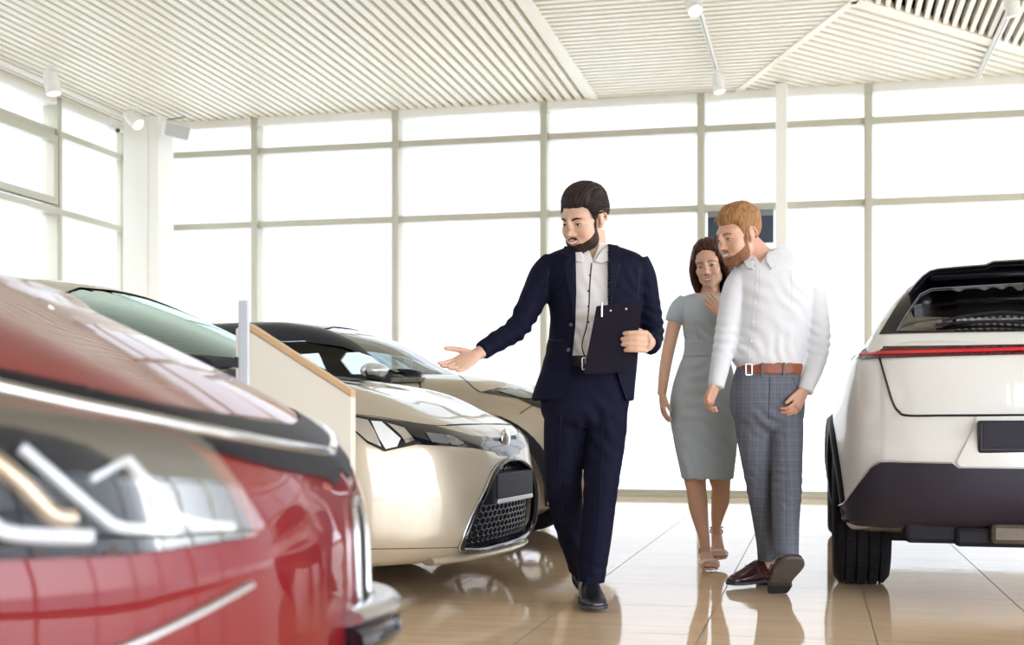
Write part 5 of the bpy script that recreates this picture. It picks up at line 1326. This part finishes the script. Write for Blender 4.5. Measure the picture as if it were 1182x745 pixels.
HM = Matrix.Translation(P(853, 273, -.02)) @ Matrix.Rotation(R(-60), 4, 'Z') @ Matrix.Rotation(R(16), 4, 'X') @ Matrix.Scale(1.06, 4)
hd = Head(HM, jaw=1.04)
b = MB(); hd.add_to(b)
nk0 = HM @ Vector((0, .040, -.045)); nk1 = P(890, 312, .02)
b.tube([nk0, nk0*.5+nk1*.5, nk1], [(.058, .062), (.062, .064), (.075, .068)], 28, up=(0, 1, 0))
stack(b, dense_rows(S.rows([(300, 868, 916, .06), (312, 852, 932, .09), (340, 853, 932, .10), (390, 855, 924, .10), (430, 854, 922, .10), (470, 850, 922, .10), (490, 860, 915, .09)])))
aL = [(856, 318, -.0, .046), (845, 345, -.02, .042), (839, 378, -.03, .038), (834, 402, -.05, .035), (829, 428, -.09, .031), (825, 448, -.12, .027)]
aR = [(928, 322, 0, .048), (938, 350, 0, .043), (943, 385, 0, .038), (942, 408, -.02, .036), (935, 433, -.07, .031), (929, 450, -.10, .027)]
for L in (aL, aR): S.limb(b, L)
S.limb(b, [(868, 470, 0, .075), (873, 520, .02, .062), (877, 565, .04, .05), (882, 605, .07, .042), (885, 640, .10, .034), (886, 655, .11, .033)])
S.limb(b, [(906, 470, 0, .075), (907, 520, -.05, .062), (907, 560, -.10, .05), (906, 610, -.13, .042), (905, 640, -.15, .034), (904, 658, -.15, .033)])
w = P(825.5, 447, -.12); hand(b, w, P(815, 468, -.16)-w, (.35, -.25, 0), (-.45, -.9, 0), curl=(38, 42, 30), size=1.0, spread=.04, thumb=(.85, .35, .25))
w = P(929, 450, -.10); hand(b, w, P(918, 473, -.13)-w, (-.55, .35, 0), (-.6, -.8, -.1), curl=(26, 30, 22), size=1.02, spread=.05, thumb=(.85, .40, .15))
body2 = obj('body', vunion(b, .0036, 3, .45), m_skin2, per2, smooth=80, fix=False)
face(hd, body2, m_beardb, True, .2, .0060)
hair2 = hd.shell(men_hair(.022, .005, .0010, .0025, 11), m_hairblond, 'hair', body2)
rnd = random.Random(12); pth = []
for i in range(46):
    x = rnd.uniform(-.06, .06); y = rnd.uniform(-.070, .06); a_ = rnd.uniform(-.35, .35); L_ = rnd.uniform(.03, .05); z = .12
    p0 = Vector((x, y, z-.25*abs(x)-.9*max(0, y)**1.5-(.04 if y < -.07 else 0))); dr_ = Vector((math.sin(a_)*.6-.2, -math.cos(a_), .15 if y < -.04 else 0))
    pth.append(([p0-dr_*L_*.5, p0-dr_*L_*.1, p0+dr_*L_*.3, p0+dr_*L_*.6], (.008, .022 if y < -.03 else .016, .006), rnd.uniform(.8, 1.2)))
locks(hd, pth, m_hairblond, 'hair_tufts', hair2)
hd.shell(men_beard(.0055), m_beardb, 'beard', body2)
# shirt with long sleeves
m = MB(); stack(m, dense_rows(S.rows([(286, 873, 912, .062, .03), (293, 864, 920, .080, .02), (301, 853, 930, .098, .01), (312, 848, 937, .115), (330, 848, 938, .124), (355, 850, 936, .128), (385, 850, 931, .126), (405, 845, 929, .130), (417, 846, 928, .130), (426, 852, 926, .120), (434, 853, 925, .115)])))
S.limb(m, [(861, 316, .0, .058, .066), (850, 332, -.01, .060, .066), (844, 355, -.02, .056, .060), (839, 382, -.03, .054, .056), (835, 405, -.05, .050, .052), (831, 424, -.085, .045, .048), (828, 438, -.11, .040, .042), (826.5, 448, -.12, .036, .038)])
S.limb(m, [(925, 316, 0, .060, .068), (935, 335, 0, .062, .068), (941, 360, 0, .060, .062), (944.5, 388, .0, .056, .058), (942.5, 410, -.02, .052, .055), (937, 430, -.06, .046, .048), (932, 443, -.09, .040, .042), (929, 453, -.105, .037, .038)])
me = vunion(m, .0075, 3)
folds(me, [(P(842, 395, -.04), (.2, 0, 1), .042, .0045, .09), (P(944, 395, 0), (.3, 0, 1), .045, .0045, .10), (P(860, 400, -.1), (.7, 0, .8), .06, .004, .09), (P(915, 345, -.1), (1, 0, .8), .055, .0035, .08), (P(900, 405, -.1), (1, 0, .2), .05, .004, .07), (P(872, 340, -.1), (.8, 0, 1), .07, .003, .08), (P(905, 375, -.1), (.8, 0, 1), .08, .003, .08)], 21)
c2 = MB(); c2.tube([P(887, 318, .0), P(887, 293, .01), P(882, 262, .0)], [(.040, .045), (.064, .066), (.085, .095)], 32, up=(0, 1, 0)); me = boolean(me, [c2])
vp = [(P(x, y).x, P(x, y).z) for x, y in ((866, 280), (868, 296), (873, 307), (882, 296), (886, 280))]; c3 = MB(); c3.prism(vp, -1, 0, 1); me = boolean(me, [c3])
sh = Cloth(S, me, 'shirt', m_whiteshirt, per2)
sh.lay([(884, 296), (897, 288), (905, 294), (902, 304), (890, 312), (884, 303)], 'collar', m_whiteshirt, .008, .006, solid=.003)
sh.lay([(857, 299), (863, 294), (870, 303), (871, 312), (863, 311)], 'collar', m_whiteshirt, .008, .006, solid=.003)
for xs in (0, 5): sh.line([(874+xs*.6, 311), (871+xs, 340), (868+xs, 370), (864+xs, 400), (862+xs, 420)], 'placket_seam', mat('shirt seam', (.60, .60, .64), .7), .0022, .001)
for y in (328, 350, 372, 394, 412):
    q = sh.at(873.5-(y-328)*.09, y, .002); g = MB(); g.ball(q, (.0045, .002, .0045), None, 12, 8); obj('button', g, m_teeth, sh.o)
sh.line([(912, 312), (914, 330), (914, 352)], 'sleeve_seam', mat('shirt seam', (.60, .60, .64), .7), .0022, .001)
m = MB(); stack(m, dense_rows(S.rows([(421, 852, 926, .116), (432, 848, 927, .122), (448, 844, 928, .128), (468, 843, 928, .128), (485, 848, 926, .118), (498, 862, 916, .085)])))
S.limb(m, [(868, 466, 0, .086, .105), (870, 500, .01, .082, .094), (873.5, 535, .02, .070, .078), (878, 568, .04, .062, .068), (882, 600, .07, .054, .060), (885, 628, .09, .048, .054), (886, 647, .10, .046, .052)])
S.limb(m, [(905, 466, 0, .084, .105), (907, 500, -.03, .080, .092), (908, 535, -.07, .072, .078), (908, 565, -.10, .069, .074), (907, 600, -.12, .062, .068), (907, 628, -.14, .059, .064), (907, 649, -.15, .058, .062)])
me = vunion(m, .007, 3)
folds(me, [(P(888, 490, -.1), (.6, 0, 1), .05, .005, .09), (P(907, 560, -.15), (.5, 0, 1), .04, .0035, .11), (P(876, 560, 0), (.4, 0, 1), .045, .003, .09), (P(906, 640, -.18), (.2, 0, 1), .04, .003, .05)], 5)
tr = Cloth(S, me, 'trousers', m_plaid, per2)
tr.line([(907, 500), (909, 560), (907, 645)], 'crease', mat('grey crease', (.16, .17, .22), .7), .004, .003)
tr.line([(889, 436), (888, 460), (887, 485)], 'fly_seam', m_navytrim, .003, .002); tr.line([(915, 436), (921, 452), (926, 470)], 'pocket_seam', m_navytrim, .003, .002)
m = MB(); stack(m, [S.rows([(y, 850.5, 927, .127)])[0] for y in (419.5, 424, 429, 433.5)]); bl = obj('belt', vunion(m, .006, 2), m_tanbelt, per2, smooth=60, fix=False)
m = MB(); yb = -.133
for a_, c_ in (((861, 420.5), (861, 433)), ((861, 433), (868, 433)), ((861, 420.5), (868, 420.5)), ((868, 420.5), (868, 433))): m.bar(P(*a_, yb), P(*c_, yb), .005, .005, up=(0, 1, 0))
obj('buckle', m, m_satin, bl, bevel=.0015)
m = MB()
for x in (880, 905): m.bar(P(x, 418.5, yb+.004), P(x, 435, yb+.004), .010, .004, up=(0, 1, 0))
obj('belt_loop', m, m_plaid, tr.o)
q = P(886, 674, .10); shoe('shoe', Matrix.Translation((q.x, .13, .012)) @ Matrix.Rotation(R(-52), 4, 'Z') @ Matrix.Translation((0, -.065, 0)), m_loafer, per2, W=.100, loafer=True)
hq = wp(897, 685, 5.90)-S.o
shoe('shoe', Matrix.Translation((hq.x, hq.y, .012)) @ Matrix.Rotation(R(5), 4, 'Z') @ Matrix.Rotation(R(-33), 4, 'X') @ Matrix.Translation((0, -.115, .0)), m_loafer, per2, W=.118, sole=mat('worn grey brown sole', (.10, .085, .08), .6, noise=.3, nscale=30), loafer=True)
# ------------------------------------------------------------------ woman in grey dress
m_dress = mat('pale blue grey crepe', (.45, .50, .545), .6, noise=.05, nscale=6, bump=.08, bscale=200, spec=.3)
m_sandal = mat('nude patent sandal leather', (.70, .48, .38), .3, coat=.5)
S = Person(816, 662, 6.75); P = S.P
per3 = thing('person', 'smiling brown haired woman in pale grey dress and heeled sandals, hand on chest', 'person', S.o)
HM = Matrix.Translation(P(819, 306, -.03)) @ Matrix.Rotation(R(-20), 4, 'Z') @ Matrix.Rotation(R(13), 4, 'X') @ Matrix.Rotation(R(-7), 4, 'Y') @ Matrix.Scale(.97, 4)
hd = Head(HM, True, jaw=.90)
b = MB(); hd.add_to(b)
nk0 = HM @ Vector((0, .030, -.05)); nk1 = P(819, 345, .01)
b.tube([nk0, nk0*.5+nk1*.5, nk1], [(.044, .046), (.045, .047), (.056, .052)], 26, up=(0, 1, 0))
stack(b, dense_rows(S.rows([(339, 799, 838, .045), (345, 787, 844, .065), (360, 788, 842, .085), (385, 792, 838, .085), (405, 794, 836, .075), (440, 786, 840, .09), (480, 780, 845, .10), (520, 788, 842, .095), (540, 795, 838, .08)])))
S.limb(b, [(787, 350, 0, .042), (779, 372, .0, .037), (772, 402, .0, .033), (767, 430, -.02, .029), (764, 456, -.04, .023)])
S.limb(b, [(840, 352, 0, .042), (847, 375, -.02, .037), (850, 396, -.05, .034), (845, 380, -.13, .028), (838, 366, -.165, .022)], k=5)
w = P(764, 455, -.04); hand(b, w, P(766, 484, -.07)-w, (.9, .1, 0), (.1, -.95, 0), curl=(14, 18, 14), size=.92, spread=.05, thumb=(.85, .35, .2), thin=.9)
w = P(838, 366, -.165); hand(b, w, P(820, 348, -.15)-w, (0, 1, 0), (-.5, 0, -.8) if False else (.5, 0, .6), curl=(6, 8, 8), size=.90, spread=.10, thumb=(.8, .6, .1), thin=.88)
LA = P(814, 634, .16)
S.limb(b, [(803, 520, .05, .070), (802, 550, .06, .060), (804, 566, .07, .052), (806, 585, .09, .050), (809.5, 605, .12, .038), (813.5, 625, .15, .027), (814, 636, .165, .027)])
S.limb(b, [(832, 520, .08, .070), (831, 550, .12, .060), (832, 562, .15, .050), (831.5, 578, .20, .048), (828.5, 594, .27, .036), (827, 606, .34, .026), (827, 613, .38, .026)])
def foot(mb, a, yaw, pitchdrop, L=.20):
    """a ankle point; foot runs forward and down to the ball, toes flat"""
    fw = Vector((math.sin(yaw), -math.cos(yaw), 0)); hb = a+fw*(-.035)+Vector((0, 0, -.045)); ball = a+fw*(L*.55)+Vector((0, 0, -pitchdrop)); toe = a+fw*(L*.78)+Vector((0, 0, -pitchdrop-.004))
    mb.tube([hb, a+Vector((0, 0, -.035)), a+fw*.05+Vector((0, 0, -pitchdrop*.55)), ball, toe], [(.022, .024), (.028, .034), (.031, .026), (.039, .017), (.034, .011)], 20, up=(0, 0, 1))
    sd = Vector((math.cos(yaw), math.sin(yaw), 0))
    for i in range(5):
        o = (.030-.015*i); c = toe+sd*o-fw*(.006*abs(i-.8)); mb.tube([c-fw*.02, c+fw*.012, c+fw*.022], [.0105 if i == 0 else .008]*2+[.004], 10)
    return fw, hb, ball, toe, sd
a1 = P(814, 634, .165); a2 = P(827, 610, .40)
F1 = foot(b, a1, R(3), a1.z-.034); F2 = foot(b, a2, R(-4), a2.z-.030 if a2.z < .17 else .13)
body3 = obj('body', vunion(b, .0036, 3, .45), m_skin3, per3, smooth=80, fix=False)
face(hd, body3, m_hairbrown, True, .1, .0035)
for nm_, (fw, hb, ball, toe, sd), az in (('sandal', F1, a1), ('sandal', F2, a2)):
    g = MB(); hz = .018; tl = toe+fw*.028
    pts = [hb+fw*(-.015), hb+fw*.03, (hb+ball)/2+Vector((0, 0, -.012)), ball+Vector((0, 0, -.018)), toe+Vector((0, 0, -.016)), tl+Vector((0, 0, -.014))]; pts[0] = pts[0]+Vector((0, 0, -.028)); pts[1] = pts[1]+Vector((0, 0, -.032))
    g.tube(pts, [(.020, .004), (.026, .005), (.024, .005), (.038, .006), (.040, .006), (.020, .005)], 16, up=(0, 0, 1)); so = obj('sandal', g, m_sandal, per3, smooth=50)
    g = MB(); g.tube([pts[0]+fw*.015, pts[0]+fw*.012-Vector((0, 0, max(.03, (pts[0].z-.004)*.98 if az is a1 else .075)))], [.013, .007], 12); obj('stiletto_heel', g, m_sandal, so, smooth=50)
    def strap(c, ra, rb, nrm, wdt):
        n_ = Vector(nrm).normalized(); u = n_.cross(sd).normalized(); P_ = [c+sd*(math.cos(t)*ra)+u*(math.sin(t)*rb) for t in np.linspace(0, 2*math.pi, 29)]
        q = MB(); q.tube(P_, [(wdt, .0025)]*29, 8, up=n_); return q
    obj('toe_strap', strap(ball+fw*.012, .043, .021, fw, .011), m_sandal, so, smooth=60)
    obj('ankle_strap', strap(az+Vector((0, 0, .004)), .032, .034, (0, .2, 1), .006), m_sandal, so, smooth=60)
    obj('heel_strap', strap(az-fw*.004+Vector((0, 0, -.018)), .032, .036, (fw*.6+Vector((0, 0, 1))), .005), m_sandal, so, smooth=60)
# dress
m = MB(); stack(m, dense_rows(S.rows([(340, 796, 842, .060, .01), (344, 786, 846, .078), (352, 785, 846, .096), (368, 787, 844, .112, -.01), (384, 789, 842, .104), (397, 791, 839, .092), (408, 790, 840, .090), (422, 784, 844, .102), (448, 776, 850, .118), (475, 773, 852, .124), (505, 777, 851, .122), (530, 782, 849, .115), (548, 786, 847, .110), (553, 787, 846, .108)])))
S.limb(m, [(792, 348, 0, .045, .052), (784, 356, 0, .048, .052), (779, 366, .0, .045, .048), (777, 372, .0, .043, .046)]); S.limb(m, [(838, 348, 0, .045, .052), (845, 358, -.01, .046, .050), (848, 370, -.02, .043, .046)])
me = vunion(m, .006, 3)
folds(me, [(P(812, 475, -.1), (.35, 0, 1), .07, .0045, .14), (P(820, 520, -.1), (.8, 0, .6), .08, .005, .12), (P(800, 545, -.1), (1, 0, .1), .06, .006, .07), (P(812, 385, -.1), (.5, 0, 1), .05, .0025, .07), (P(812, 430, -.1), (-.5, 0, 1), .06, .003, .08)], 8)
c2 = MB(); c2.tube([P(818, 352, -.03), P(818, 343, -.01), P(818, 320, .0)], [(.03, .03), (.072, .080), (.085, .09)], 32, up=(0, 1, 0)); me = boolean(me, [c2])
c3 = MB(); stack(c3, S.rows([(570, 793, 840, .088), (540, 793, 840, .088)])); fixme = boolean(me, [c3])
dr = Cloth(S, fixme, 'dress', m_dress, per3, 50)
m = MB(); stack(m, [S.rows([(y, a_, c_, bb)])[0] for y, a_, c_, bb in ((394, 790, 840.5, .096), (400, 790, 840, .094), (407, 789.5, 840.5, .094), (413, 787.5, 842, .098))]); obj('waistband', vunion(m, .005, 2), mat('pale blue grey waistband', (.42, .47, .51), .55), dr.o, smooth=60, fix=False)
dr.line([(801, 372), (805, 385), (807, 394)], 'dart_seam', mat('dress seam', (.22, .26, .29), .6), .002, .001)
# hair: scalp shell plus long locks
zhw = zline([(-.13, .074), (-.09, .069), (-.07, .058), (-.055, .040), (-.042, .012), (-.030, -.02), (-.018, -.05), (0, -.07), (.06, -.09), (.12, -.095)])
def thw(V, D):
    y = V[:,1]; z = V[:,2]; zz = np.where(y < -.05, np.minimum(.086-8.0*np.abs(V[:,0])**2*(1+0*y), .09), zhw(y)); zz = np.where((y < -.05) & (np.abs(V[:,0]) > .052), zhw(y), zz); m_ = sig((z-zz)/.003); part = np.exp(-((V[:,0]+.012)/.006)**2)*sig((z-.06)/.01)
    ramp = .35+.65*np.clip((z-zz)/.03, 0, 1)
    return ((.014+.006*sig((z-.05)/.02))*ramp+.0012*np.sin(V[:,0]*300+y*80)-.006*part)*m_-.005*(1-m_)
hw = hd.shell(thw, m_hairbrown, 'hair', body3)
m = MB(); rnd = random.Random(5)
for sx in (-1, 1):
    for i in range(11):
        u = i/10; y0 = -.040+.125*u; top = Vector((sx*(.050+.022*math.sin(u*3)), y0*.6-.012*(1-u), .085)); mid = Vector((sx*(.086+.010*math.sin(u*3)), y0, .012)); low = Vector((sx*(.090+rnd.uniform(-.004, .008)), y0+.012, -.07)); end = Vector((sx*(.082+rnd.uniform(-.012, .012)+(.012 if sx > 0 else -.008)), y0+.020, -.150-rnd.uniform(0, .025)-(.035 if sx > 0 else 0)))
        m.tube(cr([top, mid, low, end], 12), [(.013, .009)]*4+[(.015, .010)]*5+[(.013, .008), (.009, .006), (.004, .003)], 8, up=(0, 1, 0))
for i in range(9):
    x = -.06+.015*i; m.tube(cr([(x*.7, .07, .10), (x, .115, .02), (x*1.1, .105, -.08), (x*1.1, .085, -.17-rnd.uniform(0, .02))], 12), [(.016, .010)]*11+[(.006, .004)], 8, up=(1, 0, 0))
m = hd.xf(m); me = vunion(m, .0045, 2, .4); lumps(me, .02, .0012, 3, (1, 1, .15)); obj('hair_locks', me, m_hairbrown, hw, smooth=80, fix=False)
# ring and nails
# ================================================================== WORLD, CAMERA, VIEW
w = bpy.data.worlds.new('World'); SC.world = w; w.use_nodes = True; nt = w.node_tree
bg = nt.nodes['Background']
tc = nt.nodes.new('ShaderNodeTexCoord'); sx = nt.nodes.new('ShaderNodeSeparateXYZ'); nt.links.new(tc.outputs['Generated'], sx.inputs[0])
rp = nt.nodes.new('ShaderNodeValToRGB'); nt.links.new(sx.outputs[2], rp.inputs[0])
rp.color_ramp.elements[0].position = 0; rp.color_ramp.elements[0].color = (.93, .96, 1, 1)
rp.color_ramp.elements[1].position = .7; rp.color_ramp.elements[1].color = (.82, .90, 1, 1)
nt.links.new(rp.outputs[0], bg.inputs[0])
# the sky is brighter on the sun's side, behind the camera and to the right
dt = nt.nodes.new('ShaderNodeVectorMath'); dt.operation = 'DOT_PRODUCT'; dt.inputs[1].default_value = (.45, -.85, .27); nt.links.new(tc.outputs['Generated'], dt.inputs[0])
mr = nt.nodes.new('ShaderNodeMapRange'); mr.inputs['From Min'].default_value = -.2; mr.inputs['From Max'].default_value = 1.0
mr.inputs['To Min'].default_value = WORLD_S; mr.inputs['To Max'].default_value = WORLD_SUN; mr.interpolation_type = 'SMOOTHSTEP'
nt.links.new(dt.outputs['Value'], mr.inputs['Value']); nt.links.new(mr.outputs[0], bg.inputs[1])
cam = bpy.data.cameras.new('camera'); co = bpy.data.objects.new('camera', cam); COL.objects.link(co)
co.location = (0, 0, CH); co.rotation_euler = (R(90), 0, 0)
cam.sensor_width = 36; cam.sensor_fit = 'HORIZONTAL'; cam.lens = 36*FPX/1182; cam.shift_y = (HY-372.5)/1182
cam.clip_start = .05; cam.clip_end = 300
cam.dof.use_dof = True; cam.dof.focus_distance = 5.6; cam.dof.aperture_fstop = cam.lens/13.0
SC.camera = co
SC.view_settings.view_transform = 'Standard'; SC.view_settings.look = 'None'; SC.view_settings.gamma = 1
SC.view_settings.use_curve_mapping = False; SC.view_settings.exposure = EXPO
